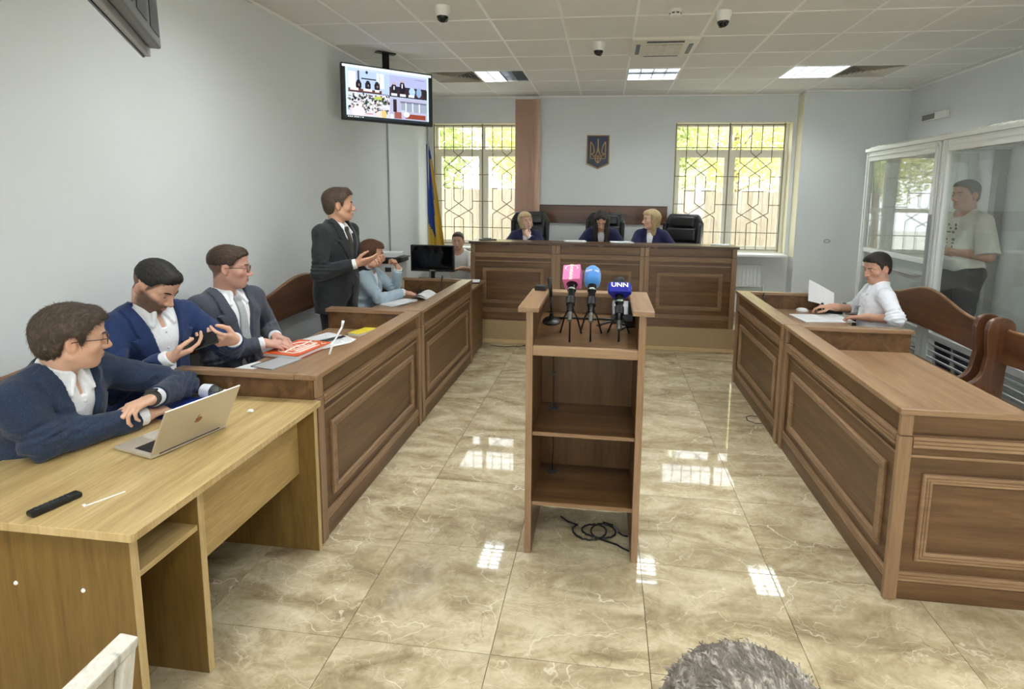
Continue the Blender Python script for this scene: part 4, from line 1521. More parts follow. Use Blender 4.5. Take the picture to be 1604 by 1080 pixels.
def hand_prims(w, dr, nrm, right, curl, s=1.0, thumb=.5, spread=1.0):
    """list of capsules (a, b, ra, rb); w wrist, dr along the fingers, nrm the way the palm faces"""
    d = unit(dr)
    n = unit(np.asarray(nrm) - d * float(np.dot(nrm, d)))
    t = unit(np.cross(d, n)) * (1 if right else -1)
    w = np.asarray(w, F32)
    out = []
    if not isinstance(curl, (list, tuple)):
        curl = [curl] * 4
    off = [.029, .0095, -.0095, -.027]
    ln = [(.043, .026, .021), (.047, .030, .022), (.043, .028, .021), (.034, .021, .019)]
    kl = [.088, .092, .088, .080]
    rr = [.0092, .0095, .0090, .0080]
    for i in range(4):
        kn = w + (d * kl[i] + t * off[i]) * s
        out.append((w + t * off[i] * .55 * s + d * .012 * s, kn, .0145 * s, .0120 * s, 0))
        c = curl[i]
        ang = 0
        p = kn
        fan = t * (off[i] * 2.2 * (spread - .6))
        for k, (L, cc) in enumerate(zip(ln[i], (.75, 1.0, .6))):
            ang += rad(c * cc)
            dv = unit(d * math.cos(ang) + n * math.sin(ang) + fan * math.cos(ang))
            q = p + dv * L * s
            r0 = rr[i] * s * (1 - .12 * k)
            out.append((p, q, r0, r0 * .88, 1 + i))
            p = q
    b = w + (d * .022 + t * .024 + n * .006) * s
    dv = unit(t * (.85 - .5 * thumb) + d * .65 + n * (.15 + .6 * thumb))
    k1 = b + dv * .046 * s
    dv2 = unit(t * (.45 - .6 * thumb) + d * .85 + n * (.1 + .4 * thumb))
    k2 = k1 + dv2 * .034 * s
    k3 = k2 + unit(dv2 + d * .25 - t * .15 * thumb) * .028 * s
    out += [(b, k1, .0155 * s, .0125 * s, 0), (k1, k2, .0112 * s, .0102 * s, 5), (k2, k3, .0102 * s, .0080 * s, 5)]
    return out

def ik(a, b, l1, l2, pole):
    a = np.asarray(a, float)
    b = np.asarray(b, float)
    v = b - a
    L = np.linalg.norm(v)
    mx = (l1 + l2) * .998
    if L > mx:
        b = a + v * mx / L
        v = b - a
        L = mx
    u = v / L
    x = (l1 * l1 - l2 * l2 + L * L) / (2 * L)
    hh = math.sqrt(max(0, l1 * l1 - x * x))
    p = np.asarray(pole, float)
    p = p - u * np.dot(p, u)
    p /= max(1e-9, np.linalg.norm(p))
    return (a + u * x + p * hh).astype(F32), b.astype(F32)

def person(label, loc, pel, yaw, lean=8, roll=0, size=1.0, girth=1.0, fem=0, head=(0, 0, 0), neck=(0, 0), arms=None, legs='sit', seat=.45,
           skin=(205, 160, 135), hair=None, outfit=None, hd=None, h=.006, seed=1, group=None, brow=(70, 50, 38), stubble=None, glasses=None, iris=(70, 52, 38), eyes=0.0, floor_z=0.0):
    """pel: pelvis centre in the world; head = (yaw, pitch, roll) absolute yaw; arms: dict side -> (wrist, pole, fingers, palm, curl[, thumb])"""
    hd = dict(hd or {}, fem=fem)
    outfit = outfit or {}
    root = thing('person', label, 'person', loc, 0, group)
    org = np.array(loc, float)
    s = size
    T = basis(yaw, lean, roll)
    pel = np.asarray(pel, F32)
    tw = lambda x, y, z: pel + T @ (np.array([x, y, z], F32) * s)      # torso point
    inv = lambda P: ((P - pel) @ T) / s
    shw = (.172 if not fem else .150) * (1 + .25 * (girth - 1))
    nb = tw(0, -.006, .485)
    # head
    Hh = basis(*head)
    hc = nb + T @ np.array([0, .012 + neck[0], .05], F32) * s + np.array([0, 0, .112 + neck[1]], F32) * s + Hh @ np.array([0, .012, .0], F32) * s
    hinv = lambda P: ((P - hc) @ Hh) / s
    hw_ = lambda x, y, z: hc + Hh @ (np.array([x, y, z], F32) * s)
    ff = face_fn(hd)
    head_c = hc
    # arms
    l1, l2 = .285 * s, .255 * s
    A = {}
    for sd in ('R', 'L'):
        sg = 1 if sd == 'R' else -1
        sh = tw(sg * shw, -.005, .432)
        spec = (arms or {}).get(sd)
        if spec is None:
            spec = (tw(sg * .22, .26, .12), (sg * T[:, 0] * .4 - np.array([0, 0, 1])), T[:, 1], -T[:, 2], 25)
        if len(spec[1]) == 4:                 # elbow given
            el_, wr_ = np.asarray(spec[1][1:], F32), np.asarray(spec[0], F32)
        else:
            el_, wr_ = ik(sh, spec[0], l1, l2, spec[1])
        A[sd] = dict(sh=sh, el=el_, wr=wr_, d=np.asarray(spec[2], F32), n=np.asarray(spec[3], F32), curl=spec[4], thumb=spec[5] if len(spec) > 5 else .4, right=sd == 'R')
    # legs
    Lg = {}
    F2 = unit(np.array([T[0, 1], T[1, 1], 0]))
    R2 = unit(np.array([T[0, 0], T[1, 0], 0]))
    for sd, sg in (('R', 1), ('L', -1)):
        hp = pel + R2 * sg * .088 * s + np.array([0, 0, -.02], F32) * s
        if legs == 'sit':
            kn = hp + F2 * .41 * s + R2 * sg * .05 * s
            kn[2] = max(floor_z + .47 * s, hp[2] - .06)
            an = kn - F2 * .12 * s
            an[2] = floor_z + .085
        else:
            kn = hp + F2 * .02 * s + R2 * sg * .01
            kn[2] = floor_z + (hp[2] - floor_z) * .54
            an = hp + R2 * sg * .015 - F2 * .03
            an[2] = floor_z + .085
        Lg[sd] = (hp, kn, an)
    g = girth
    fb = .012 * fem
    def torso(P):
        p = inv(P)
        ax = np.stack([np.abs(p[:, 0]), p[:, 1], p[:, 2]], 1)
        d = ell(p, (0, -.005, .03), (.165 * (1 + .6 * (g - 1)) + fb * .6, .118 * g, .135))
        d = smin(d, ell(p, (0, .012 * g, .17), (.142 * g - fb, .112 * g * g, .17)), .05)
        d = smin(d, ell(p, (0, .004, .335), (.165 * (1 + .5 * (g - 1)) - fb, .113 * (1 + .5 * (g - 1)), .155)), .05)
        if fem:
            d = smin(d, ell(ax, (.072, .085, .30), (.062, .055, .06)), .04)
        d = smin(d, cap(ax, (.05, -.012, .438), (shw - .022, -.008, .428), .066, .056), .05)
        d = smin(d, cap(ax, (.02, -.016, .50), (.105, -.014, .452), .05, .038), .04)
        return d * s
    def neck_f(P):
        p = inv(P)
        a = inv(hw_(0, -.022, -.055)[None])[0]
        d = cap(p, (0, -.012, .44), a, .060 - .009 * fem + .004 * (g - 1) * 8, .055 - .009 * fem + .003 * (g - 1) * 8)
        return d * s
    def armf(P, sd, r0, r1, r2, r3, k=.03, hand=False):
        a = A[sd]
        d = cap(P, a['sh'], a['el'], r0 * s, r1 * s)
        return smin(d, cap(P, a['el'], a['wr'], r2 * s, r3 * s), k)
    bx = lambda *pts, m=.1: (np.min(pts, axis=0) - m, np.max(pts, axis=0) + m)
    ga = 1 + .5 * (g - 1)
    hands = {sd: hand_prims(A[sd]['wr'], A[sd]['d'], A[sd]['n'], A[sd]['right'], A[sd]['curl'], s * (.98 if not fem else .9), A[sd]['thumb']) for sd in A}
    def hand_fn(sd):
        pr = hands[sd]
        def f(P):
            palm = None
            fing = None
            for a, b, ra, rb, k in pr:
                c = cap(P, a, b, ra, rb)
                if k == 0:
                    palm = c if palm is None else smin(palm, c, .012)
            a = A[sd]
            palm = smin(palm, cap(P, a['el'] * .25 + a['wr'] * .75, a['wr'] + unit(a['d']) * .01, .033 * s * ga, .026 * s), .02)
            cur = {}
            for a_, b_, ra, rb, k in pr:
                if k:
                    c = cap(P, a_, b_, ra, rb)
                    cur[k] = c if k not in cur else smin(cur[k], c, .004)
            d = palm
            for k in cur:
                d = smin(d, cur[k], .005)
            return d
        pts = np.array([x for p in pr for x in p[:2]])
        return (pts.min(0) - .03, pts.max(0) + .03, f, .012)
    # ---- body: one continuous surface (legs are inside the trousers)
    groups = [bx(tw(-.22, -.14, -.1), tw(.22, .16, .5), tw(.22, -.14, .5), tw(-.22, .16, -.1), m=.03) + (lambda P: torso(P) + .012, 0),
              bx(nb, hc, m=.11) + (neck_f, .02),
              bx(hc, m=.15) + (lambda P: ff(hinv(P)) * s, .018)]
    for sd in A:
        a = A[sd]
        groups.append(bx(a['sh'], a['el'], a['wr'], m=.07) + ((lambda P, sd=sd: armf(P, sd, .050 * ga, .040 * ga, .041 * ga, .027)), .03))
        groups.append(hand_fn(sd))
    sk = np.array([lin(x / 255) for x in skin], F32)
    lip = sk * np.array([.92, .62, .60], F32) if not fem else sk * np.array([.88, .48, .48], F32)
    def skincol(v):
        c = np.tile(sk, (len(v), 1))
        p = hinv(v)
        ax = np.abs(p[:, 0])
        nz = wr(v, 1.0, 99, 2.0)[:, None]
        c *= 1 + .05 * nz
        def blend(m, col):
            m = np.clip(m, 0, 1)[:, None]
            c[:] = c * (1 - m) + np.asarray(col, F32) * m
        # warm cheeks, nose and ears
        blend(.35 * np.exp(-(((ax - .045) / .022) ** 2 + ((p[:, 2] + .035) / .022) ** 2)) * (p[:, 1] > .03), sk * np.array([1.0, .78, .74], F32))
        blend(.35 * np.exp(-((ax / .014) ** 2 + ((p[:, 2] + .038) / .014) ** 2)) * (p[:, 1] > .09), sk * np.array([1.0, .78, .74], F32))
        blend(.3 * ((ax > .072) & (np.abs(p[:, 2]) < .05) & (p[:, 1] > -.04) & (p[:, 1] < .03)), sk * np.array([1.0, .74, .70], F32))
        m = (1 - (ax / .024) ** 2 - ((p[:, 2] + .0715) / (.0090)) ** 2) * 3
        blend(np.where(p[:, 1] > .082, m, 0) * .55, lip)
        blend(np.where(p[:, 1] > .08, (1 - (ax / .022) ** 2 - ((p[:, 2] + .0714) / .0028) ** 2) * 2, 0) * .7, lip * .55)  # shade of the groove between the lips, painted as a darker line
        if stubble:
            st = np.array([lin(x / 255) for x in stubble[:3]], F32)
            zone = np.clip((-.035 - p[:, 2] + np.clip(ax - .03, 0, 1) * .8) / .02, 0, 1) * np.clip((p[:, 2] + .125) / .02, 0, 1) * np.clip((p[:, 1] + .02 - .0) / .03, 0, 1)
            zone *= np.linalg.norm(p, axis=1) < .16
            zone *= 1 - np.clip((1 - (ax / .022) ** 2 - ((p[:, 2] + .0715) / .0085) ** 2) * 3, 0, 1) * (p[:, 1] > .085)
            blend(zone * stubble[3], st)
        if hair and hair.get('fade'):
            fc = np.array([lin(x / 255) for x in hair['fade']], F32)
            zz = np.clip((p[:, 2] - np.interp(p[:, 1], [-.12, -.07, -.03, .0, .02, .035, .06], [-.085, -.075, -.03, .0, -.012, .01, .05])) / .012, 0, 1)
            zz *= (np.linalg.norm(p, axis=1) < .16) * (p[:, 1] < .07)
            ear = ((ax > .074) & (p[:, 1] > -.036) & (p[:, 1] < .016) & (p[:, 2] > -.05) & (p[:, 2] < .024))
            blend(zz * .85 * (~ear), fc)
        return np.clip(c, 0, 1)
    sdf_obj('body', groups, h, M_skin, root, org, skincol)
    # ---- eyes, brows
    for sg in (1, -1):
        eye_mesh(root, hw_(sg * .0325, .0745, -.001), Hh, .0147 * s, org, iris, eyes)
    hb = plain('brow_%d_%d' % (brow[0], brow[1]), rgb(*brow), .8)
    for sg in (1, -1):
        b = MB()
        pts = [hw_(sg * x, y, z) - org for x, y, z in [(.013, .0965, .0185), (.026, .0925, .0225), (.038, .084, .0225), (.050, .070, .017)]]
        b.tube([Vector(p.tolist()) for p in pts], [.0030 * s, .0042 * s, .0036 * s, .0014 * s], 6)
        obj('eyebrow', b, hb, root, smooth=True)
    # ---- hair
    if hair:
        hm = hairmat(hair['name'], rgb(*hair['c1']), rgb(*hair['c2']), hair.get('rough', .55), hair['style'] == 'short')
        style = hair['style']
        t_ = hair.get('t', .014)
        def hairf(P):
            p = hinv(P)
            ax = np.stack([np.abs(p[:, 0]), p[:, 1], p[:, 2]], 1)
            strand = .0016 * np.sin(p[:, 0] * 330 + 5 * np.sin(p[:, 2] * 40)) + .0014 * np.sin(p[:, 1] * 260 + p[:, 0] * 170 + 4 * np.sin(p[:, 2] * 33))
            if style == 'short':
                strand = strand * min(1, t_ / .018) * .75
                topb = np.clip(p[:, 2] / .08, 0, 1)
                side = hair.get('side', .6)
                th = t_ * (side + (1 - side) * topb) + hair.get('quiff', 0) * np.exp(-(((p[:, 1] - .06) / .035) ** 2)) * topb
                d = ell(p, (0, -.014, .030), (.0765, .098, .088)) - th
                d = smin(d, ell(p, (0, .05, .068), (.054, .034, .040)) - th * .8, .02)
                d = smin(d, ell(p, (0, -.052, -.03), (.056, .05, .05)) - th * .5, .03)
                hl = hair.get('line', .066)
                hi_ = hair.get('high', -1)
                zmin = np.interp(p[:, 1], [-.12, -.07, -.036, -.03, .004, .010, .022, .032, .055, .078, .10],
                                 [-.092, -.088, -.060, .020, .024, -.004, -.022, .030, .062, hl, hl + .006])
                zmin = np.maximum(zmin, hi_)
                cut = (zmin + hair.get('part', 0) * p[:, 0] - p[:, 2]) * .75
                d = smax(d, cut + strand, .006)
                return (d + strand) * s
            # longer women's styles
            d = ell(p, (0, -.016, .032), (.0785, .10, .09)) - t_
            d = smin(d, ell(p, (0, .055, .065), (.054, .034, .042)) - t_ * .75, .02)
            L_ = hair.get('len', .16)
            w_ = hair.get('w', .075)
            d = smin(d, cap(ax, (.060, -.02, .02), (w_, hair.get('fy', -.005), -L_), .036, .030), .035)
            d = smin(d, cap(p, (0, -.075, .02), (0, -.062, -L_ + .01), .058, .050), .05)
            if hair.get('bob'):
                d = smin(d, cap(ax, (.062, .01, .01), (.066, .022, -L_ * .75), .026, .022), .03)
            if hair.get('front'):
                d = smin(d, cap(ax, (.058, .02, -.02), (hair['front'][0], hair['front'][1], -L_), .026, .022), .03)
            # free the face: an oval opening, wider lower down
            face = ell(p, (hair.get('px', 0), .105, hair.get('fz', -.035)), (hair.get('fw', .054) * 1.1, .085, hair.get('fh', .094) * 1.08))
            d = smax(d, -face, .008)
            fr_ = np.minimum(p[:, 1] - hair.get('yf', .034) - .25 * np.clip(-p[:, 2] - .05, 0, 1), np.minimum(.058 - p[:, 2], p[:, 2] + hair.get('zf', .30)))
            d = smax(d, fr_, .01)
            for x_, y_, dz_, fw_ in hair.get('hang', ()):
                for sg in (1, -1):
                    a_ = hw_(sg * x_, y_, .03)
                    b_ = a_ + F2 * fw_ * .4 + np.array([0, 0, dz_ * .45], F32)
                    c_ = a_ + F2 * fw_ + R2 * sg * .01 + np.array([0, 0, dz_], F32)
                    d = smin(d, np.minimum(cap(P, a_, b_, .028, .027), cap(P, b_, c_, .027, .016)) / s, .02)
            d = smax(d, -(L_ + .0) - p[:, 2] * 1.0 - .012 + 1.2 * strand, .01)
            return (d + .7 * strand) * s
        e = hair.get('len', .1) + .08
        hlo, hhi = bx(hc, m=.16)
        hlo = hlo - np.array([.0, .0, max(0, e - .12)]) - .05 * (style != 'short')
        hhi = hhi + .06 * (style != 'short')
        ho = sdf_obj('hair', [(hlo, hhi, hairf, 0)], min(h, .006), hm, root, org)
        if hair.get('strands'):
            rng = np.random.default_rng(seed + 77)
            me = ho.data
            me.update()
            nf = len(me.polygons)
            ce = np.empty(nf * 3, F32)
            no = np.empty(nf * 3, F32)
            me.polygons.foreach_get('center', ce)
            me.polygons.foreach_get('normal', no)
            ce, no = ce.reshape(-1, 3), no.reshape(-1, 3)
            pick = rng.integers(0, nf, hair['strands'])
            c_, n_ = ce[pick] + rng.normal(0, .0015, (len(pick), 3)), no[pick]
            hp_ = hinv((c_ + org).astype(F32))
            keep_ = (np.einsum('ij,ij->i', n_, c_ - (hc - org)) > 0) & (hp_[:, 2] > hair.get('low', -.07))
            c_, n_ = c_[keep_], n_[keep_]
            crown = hw_(.01, -.05, .13) - org
            fl_ = c_ - crown
            fl_ = fl_ + rng.normal(0, .02, fl_.shape)
            fl_ -= n_ * np.einsum('ij,ij->i', fl_, n_)[:, None]
            fl_ /= np.linalg.norm(fl_, axis=1)[:, None] + 1e-6
            L_ = rng.uniform(.6, 1.25, len(c_))[:, None] * hair.get('slen', .018)
            sd_ = np.cross(fl_, n_) * .0006
            b0 = c_ - n_ * .003
            m1_ = b0 + fl_ * L_ * .5 + n_ * L_ * .15
            tp_ = b0 + fl_ * L_ + n_ * L_ * .06
            vs = np.stack([b0 - sd_, b0 + sd_, m1_ + sd_, m1_ - sd_, tp_], 1).reshape(-1, 3)
            k5 = np.arange(len(c_)) * 5
            mb = MB()
            mb.v = vs.tolist()
            mb.f = [(a, a + 1, a + 2, a + 3) for a in k5.tolist()] + [(a + 3, a + 2, a + 4) for a in k5.tolist()]
            so = obj('hair_strands', mb, hm, root, fixn=False)
            so['kind'] = 'stuff'
    # ---- clothes
    top = outfit.get('shirt')
    jk = outfit.get('jacket')
    infl = .004
    zb = outfit.get('button', .17)
    def vneck(p, z0, z1, w):
        """>0 inside the front opening"""
        wz = w * np.clip((p[:, 2] - z0) / (z1 - z0), 0, 1.3)
        return np.minimum(wz - np.abs(p[:, 0]), np.minimum(p[:, 1] - .01, p[:, 2] - z0))
    tb_ = bx(tw(-.27, -.2, -.16), tw(.27, .22, .56), tw(.27, -.2, .56), tw(-.27, .22, -.16), m=.03)
    def sleeve(P, sd, infl_, upto, seed_, flare=.0, wrk=.0035):
        a = A[sd]
        r0, r1, r2, r3 = .054 * ga + infl_, .045 * ga + infl_, .045 * ga + infl_, .033 + infl_ * .9
        if upto <= 1:
            e_ = a['sh'] + (a['el'] - a['sh']) * upto
            d = cap(P, a['sh'], e_, r0 * s, (r0 + (r1 - r0) * upto + .008 + flare) * s)
            ax_ = unit(a['el'] - a['sh'])
            d = np.maximum(d, (P - e_) @ ax_)
        else:
            f_ = upto - 1
            e_ = a['el'] + (a['wr'] - a['el']) * f_
            ax_ = unit(a['wr'] - a['el'])
            fo = cap(P, a['el'], e_, r2 * s, (r2 + (r3 - r2) * f_ + flare) * s)
            d = smin(cap(P, a['sh'], a['el'], r0 * s, r1 * s), np.maximum(fo, (P - e_) @ ax_), .025)
            bend = np.exp(-(np.linalg.norm(P - a['el'], axis=1) / .10) ** 2)
            d = d + wr(P, wrk, seed_, 1.1) * (.55 + 1.3 * bend)
            along = (P - a['el']) @ unit(a['el'] - a['sh'])
            d = d + .006 * bend * np.sin(along * 150 + 3 * np.sin(P[:, 2] * 40))
        return d
    if top:
        col_h = .545
        def shirtf(P):
            p = inv(P)
            d = torso(P) - (infl if not jk else .001) * s
            d = d + wr(P, .002, seed + 5, .9)
            nd = neck_f(P)
            if top.get('collar', 1):
                # stand-up collar and its two points
                cz = np.maximum(p[:, 2] - (.528 - .25 * np.clip(p[:, 1], 0, .1)), .45 - p[:, 2]) * s
                ring = np.maximum(nd - .010 * s, cz)
                ax = np.stack([np.abs(p[:, 0]), p[:, 1], p[:, 2]], 1)
                tip = cap(ax, (.020, .062, .496), (.052, .098, .437), .012, .007) * s
                tip = np.minimum(tip, cap(ax, (.055, .03, .500), (.060, .088, .440), .012, .007) * s)
                d = smin(d, smin(ring, tip, .01 * s), .008)
                op = np.minimum(.012 + .12 * np.clip(p[:, 2] - .46, 0, 1) - np.abs(p[:, 0]), np.minimum(p[:, 1] - .03, p[:, 2] - top.get('open', .46)))
                d = smax(d, op * s, .004)
            else:
                d = np.maximum(d, (-(np.linalg.norm((p - np.array([0, -.012 + .02, .50], F32)) * np.array([1, 1, .75], F32), axis=1) - top.get('scoop', .078))) * s)
            d = np.maximum(d, (top.get('hem', -.10) - p[:, 2]) * s)
            return d
        sg_ = [tb_ + (shirtf, 0)]
        if top.get('sleeve'):
            for sd in A:
                sg_.append(bx(A[sd]['sh'], A[sd]['el'], A[sd]['wr'], m=.08) + ((lambda P, sd=sd: sleeve(P, sd, .006, top['sleeve'], seed + 11, top.get('flare', 0))), .03))
        elif jk:
            # cuffs showing past the jacket sleeves
            for sd in A:
                a = A[sd]
                def cuff(P, a=a):
                    ax_ = unit(a['wr'] - a['el'])
                    q = (P - a['wr']) @ ax_
                    return np.maximum(cap(P, a['el'], a['wr'], .04 * s, .0375 * s), np.maximum(q - .010 * s, -.05 - q))
                sg_.append(bx(a['wr'], m=.09) + (cuff, 0))
        sdf_obj('shirt', sg_, h, top['mat'], root, org)
        if top.get('placket'):
            b = MB()
            for k in range(top['placket']):
                z = .40 - .075 * k
                # button sits on the surface: march outwards
                y = .02
                for _ in range(60):
                    if shirtf(tw(0.0, y, z)[None])[0] > 0:
                        break
                    y += .004
                Mx = Matrix.Translation((tw(0, y, z) - org).tolist())
                b.ell((0, 0, 0), (.006, .006, .006), 8, Mx)
            obj('button', b, plain('shirt_button', rgb(206, 208, 212), .3), root, smooth=True)['kind'] = 'stuff'
    if outfit.get('tie') is not None:
        tie = outfit['tie']
        def tief(P):
            p = inv(P)
            d = torso(P) - (infl + .008) * s
            wz = np.interp(p[:, 2], [.02, .06, .40, .455, .50], [.002, tie.get('w', .042), tie.get('wt', .020), tie.get('wk', .021), .026])
            lat = np.abs(p[:, 0] - tie.get('dx', 0) * (.48 - p[:, 2])) - wz
            d = np.maximum(d, lat * s)
            d = np.maximum(d, np.maximum(tie.get('z0', .03) - p[:, 2], p[:, 2] - .478) * s)
            d = np.maximum(d, (.02 - p[:, 1]) * s)
            if tie.get('knot', 1):
                y = .100
                d = smin(d, ell(p, (0, .086, .468), (.020, .016, .022)) * s, .008)
            return d
        sdf_obj(tie.get('name', 'tie'), [tb_ + (tief, 0)], min(h, .006), tie['mat'], root, org)
    if jk:
        ji = jk.get('infl', .013)
        closed = jk.get('closed', False)
        vz1, vw = .53, jk.get('vw', .078)
        def jack(P):
            p = inv(P)
            ax = np.stack([np.abs(p[:, 0]), p[:, 1], p[:, 2]], 1)
            d = torso(P) - ji * s
            d = smin(d, cap(ax, (.08, -.01, .452), (shw + .012, -.008, .436), .050, .052) * s, .03)
            if legs == 'sit':
                d = smin(d, ell(p, (0, .02, -.02), (.19 * g, .15 * g, .10)) * s, .05)
            else:
                d = smin(d, cap(ax, (.06, -.005, .05), (.085, -.005, jk.get('hem', -.17)), .125 * g, .112 * g) * s, .06)
            zc = p[:, 2]
            wz = vw * np.clip((zc - zb) / (vz1 - zb), 0, 1.25)
            # lapels lie proud of the chest
            lw_ = np.interp(zc, [zb - .01, zb + .02, .36, .385, .392, .42, .52], [0, .012, .074, .080, .050, .056, .045])
            inl = (np.abs(p[:, 0]) > wz - .01) & (np.abs(p[:, 0]) < wz + lw_) & (p[:, 1] > .0)
            if jk.get('lapel', 1):
                d = d - np.where(inl, .011, 0) * s
                gro = (p[:, 2] < .40) & (np.abs(p[:, 0]) >= wz + lw_) & (np.abs(p[:, 0]) < wz + lw_ + .010) & (p[:, 1] > .0) & (zc > zb) & (zc < .45)
                d = d + np.where(gro, .004, 0) * s
            d = d + wr(P, .0085, seed, .62)
            d = d + .006 * s * np.sin(p[:, 2] * 70 + 26 * np.abs(p[:, 0]) + 2 * np.sin(p[:, 0] * 30)) * np.exp(-((p[:, 2] - zb) / .07) ** 2) * np.clip((np.abs(p[:, 0]) - .03) / .05, 0, 1)
            # lower front opening below the button
            if not closed:
                op = np.minimum(wz - np.abs(p[:, 0]), np.minimum(p[:, 1] - .0, zc - zb))
                d = smax(d, op * s, .003)
                lo_ = np.minimum(.045 * np.clip((zb - .12 - zc) / .2, 0, 1.2) - np.abs(p[:, 0] - .0), np.minimum(p[:, 1] - .02, zb - .12 - zc))
                d = smax(d, lo_ * s, .004)
            # collar round the nape
            nd = neck_f(P)
            tz = .515 - .55 * np.clip(p[:, 1] + .03, 0, .2)
            colr = np.maximum(nd - .019 * s, np.maximum(p[:, 2] - tz, .42 - p[:, 2]) * s)
            if not closed:
                colr = np.maximum(colr, (np.minimum(wz - np.abs(p[:, 0]), p[:, 1])) * s)
            d = smin(d, colr, .012)
            d = np.maximum(d, -(nd - .0125 * s))
            d = np.maximum(d, (jk.get('hem', -.17 if legs != 'sit' else -.11) - zc) * s)
            return d
        jg = [(tb_[0] - np.array([.02, .02, .12]), tb_[1] + .02, jack, 0)]
        for sd in A:
            jg.append(bx(A[sd]['sh'], A[sd]['el'], A[sd]['wr'], m=.09) + ((lambda P, sd=sd: sleeve(P, sd, jk.get('si', .012), jk.get('sleeve', 1.93), seed + 21, jk.get('flare', 0), .0075)), .03))
        sdf_obj(jk.get('name', 'jacket'), jg, h * 1.05, jk['mat'], root, org)
        if jk.get('buttons', 1):
            b = MB()
            for k in range(jk['buttons'] if 'buttons' in jk else 2):
                z = zb - .012 - .10 * k
                y = .06
                for _ in range(60):
                    if jack(tw(.012, y, z)[None])[0] > 0:
                        break
                    y += .004
                b.ell((0, 0, 0), (.010, .010, .010), 10, Matrix.Translation((tw(.012, y - .006, z) - org).tolist()))
            obj('jacket_button', b, M_black, root, smooth=True)['kind'] = 'stuff'
    # ---- trousers and shoes
    tm = outfit.get('trousers', cloth('dark_trousers', rgb(40, 42, 50)))
    def trou(P):
        d = None
        for sd in Lg:
            hp, kn, an = Lg[sd]
            c = smin(cap(P, hp, kn, .092 * s * ga, .066 * s * ga), cap(P, kn, an, .064 * s * ga, .052 * s), .04)
            d = c if d is None else smin(d, c, .02)
        p = inv(P)
        d = smin(d, np.maximum(ell(p, (0, -.005, .0), (.172 * g, .125 * g, .12)) * s, (p[:, 2] - .10) * s), .04)
        lo_ = np.minimum(Lg['R'][2][2], Lg['L'][2][2])
        d = np.maximum(d, (lo_ - .03) - P[:, 2])
        return d + wr(P, .004, seed + 31, .6)
    allp = [x for v_ in Lg.values() for x in v_]
    sdf_obj('trousers', [bx(*allp, pel, m=.16) + (trou, 0)], .010, tm, root, org)
    for sd in Lg:
        an = Lg[sd][2]
        f2 = F2
        def shoe(P, an=an):
            q = np.stack([(P - an) @ R2, (P - an) @ f2, P[:, 2] - floor_z], 1)
            d = cap(q, (0, -.03, .045), (0, .17, .030), .042, .036)
            d = smin(d, cap(q, (0, 0, .06), (0, .0, .10), .045, .044), .03)
            return np.maximum(d, -q[:, 2] + .002)
        sdf_obj('shoe', [bx(an, an + f2 * .2, m=.1) + (shoe, 0)], .009, M_shoe, root, org)
    # ---- spectacles
    if glasses:
        gm = plain('spectacle_frame_%d' % glasses[0], rgb(*glasses), .3)
        gb = MB()
        lens = MB()
        toV = lambda x, y, z: Vector((hw_(x, y, z) - org).tolist())
        for sg in (1, -1):
            ring = []
            for k in range(20):
                a = 2 * PI * k / 20
                ce, se = math.cos(a), math.sin(a)
                x = sg * .0335 + .026 * math.copysign(abs(ce) ** .7, ce)
                z = -.004 + .017 * math.copysign(abs(se) ** .7, se)
                y = .106 - .30 * max(0, abs(x) - .02) ** 1.2
                ring.append(toV(x, y, z))
            gb.tube(ring, .0017 * s, 6, closed=True)
            o_ = len(lens.v)
            lens.v += [r_[:] for r_ in ring]
            lens.f.append(tuple(range(o_, o_ + 20)))
            gb.tube([toV(sg * .0595, .0955, .005), toV(sg * .072, .075, .005), toV(sg * .0815, .02, .004), toV(sg * .083, -.008, .0), toV(sg * .081, -.024, -.016)], .0019 * s, 6)
        gb.tube([toV(-.009, .1075, .001), toV(0, .1095, .005), toV(.009, .1075, .001)], .0016 * s, 6)
        o = obj('spectacles', gb, gm, root, smooth=True)
        obj('lens', lens, M_lens, o, fixn=False)
    info = dict(root=root, tw=tw, hw=hw_, A=A, T=T, H=Hh, hands=hands, org=org)
    return info
# ------------------------------------------------------------------ the people in the courtroom
def PXY(p):
    q = np.array(RC) @ (np.array(p) - np.array([0, 0, CAM_Z]))
    return (round(848.4 + 834.4 * q[0] / q[2]), round(413.7 + 834.4 * q[1] / q[2]))
PEOPLE = {}
def P_(key, *a, **k):
    i = person(*a, **k)
    PEOPLE[key] = i
    if DEBUG:
        print(key, 'head', PXY(i['hw'](0, 0, 0)), 'top', PXY(i['hw'](0, -.01, .125)), 'chin', PXY(i['hw'](0, .075, -.118)), 'nose', PXY(i['hw'](0, .12, -.03)), 'shR', PXY(i['A']['R']['sh']), 'shL', PXY(i['A']['L']['sh']),
              'elR', PXY(i['A']['R']['el']), 'elL', PXY(i['A']['L']['el']), 'wrR', PXY(i['A']['R']['wr']), 'wrL', PXY(i['A']['L']['wr']))
    return i
DEBUG = False
c_navy = cloth('dark_blue_suit', rgb(40, 52, 74), .2)
c_blue = cloth('blue_suit', rgb(36, 54, 96), .15)
c_gsuit = cloth('grey_suit', rgb(72, 76, 88), .14)
c_char = cloth('charcoal_suit', rgb(44, 47, 50), .14)
c_pale = cloth('pale_blue_jacket', rgb(176, 196, 210), .06)
c_robe = cloth('navy_robe', rgb(34, 36, 72), .14)
c_tee = cloth('white_tee', rgb(232, 232, 228), .03)
c_teeb = cloth('warm_white_tee', rgb(226, 224, 216), .03)
h_brown = dict(name='brown', style='short', c1=(66, 53, 42), c2=(112, 92, 74), t=.017, side=.75, line=.074, strands=7000, slen=.024)
skA, skB, skC = (216, 172, 146), (214, 168, 142), (220, 174, 150)
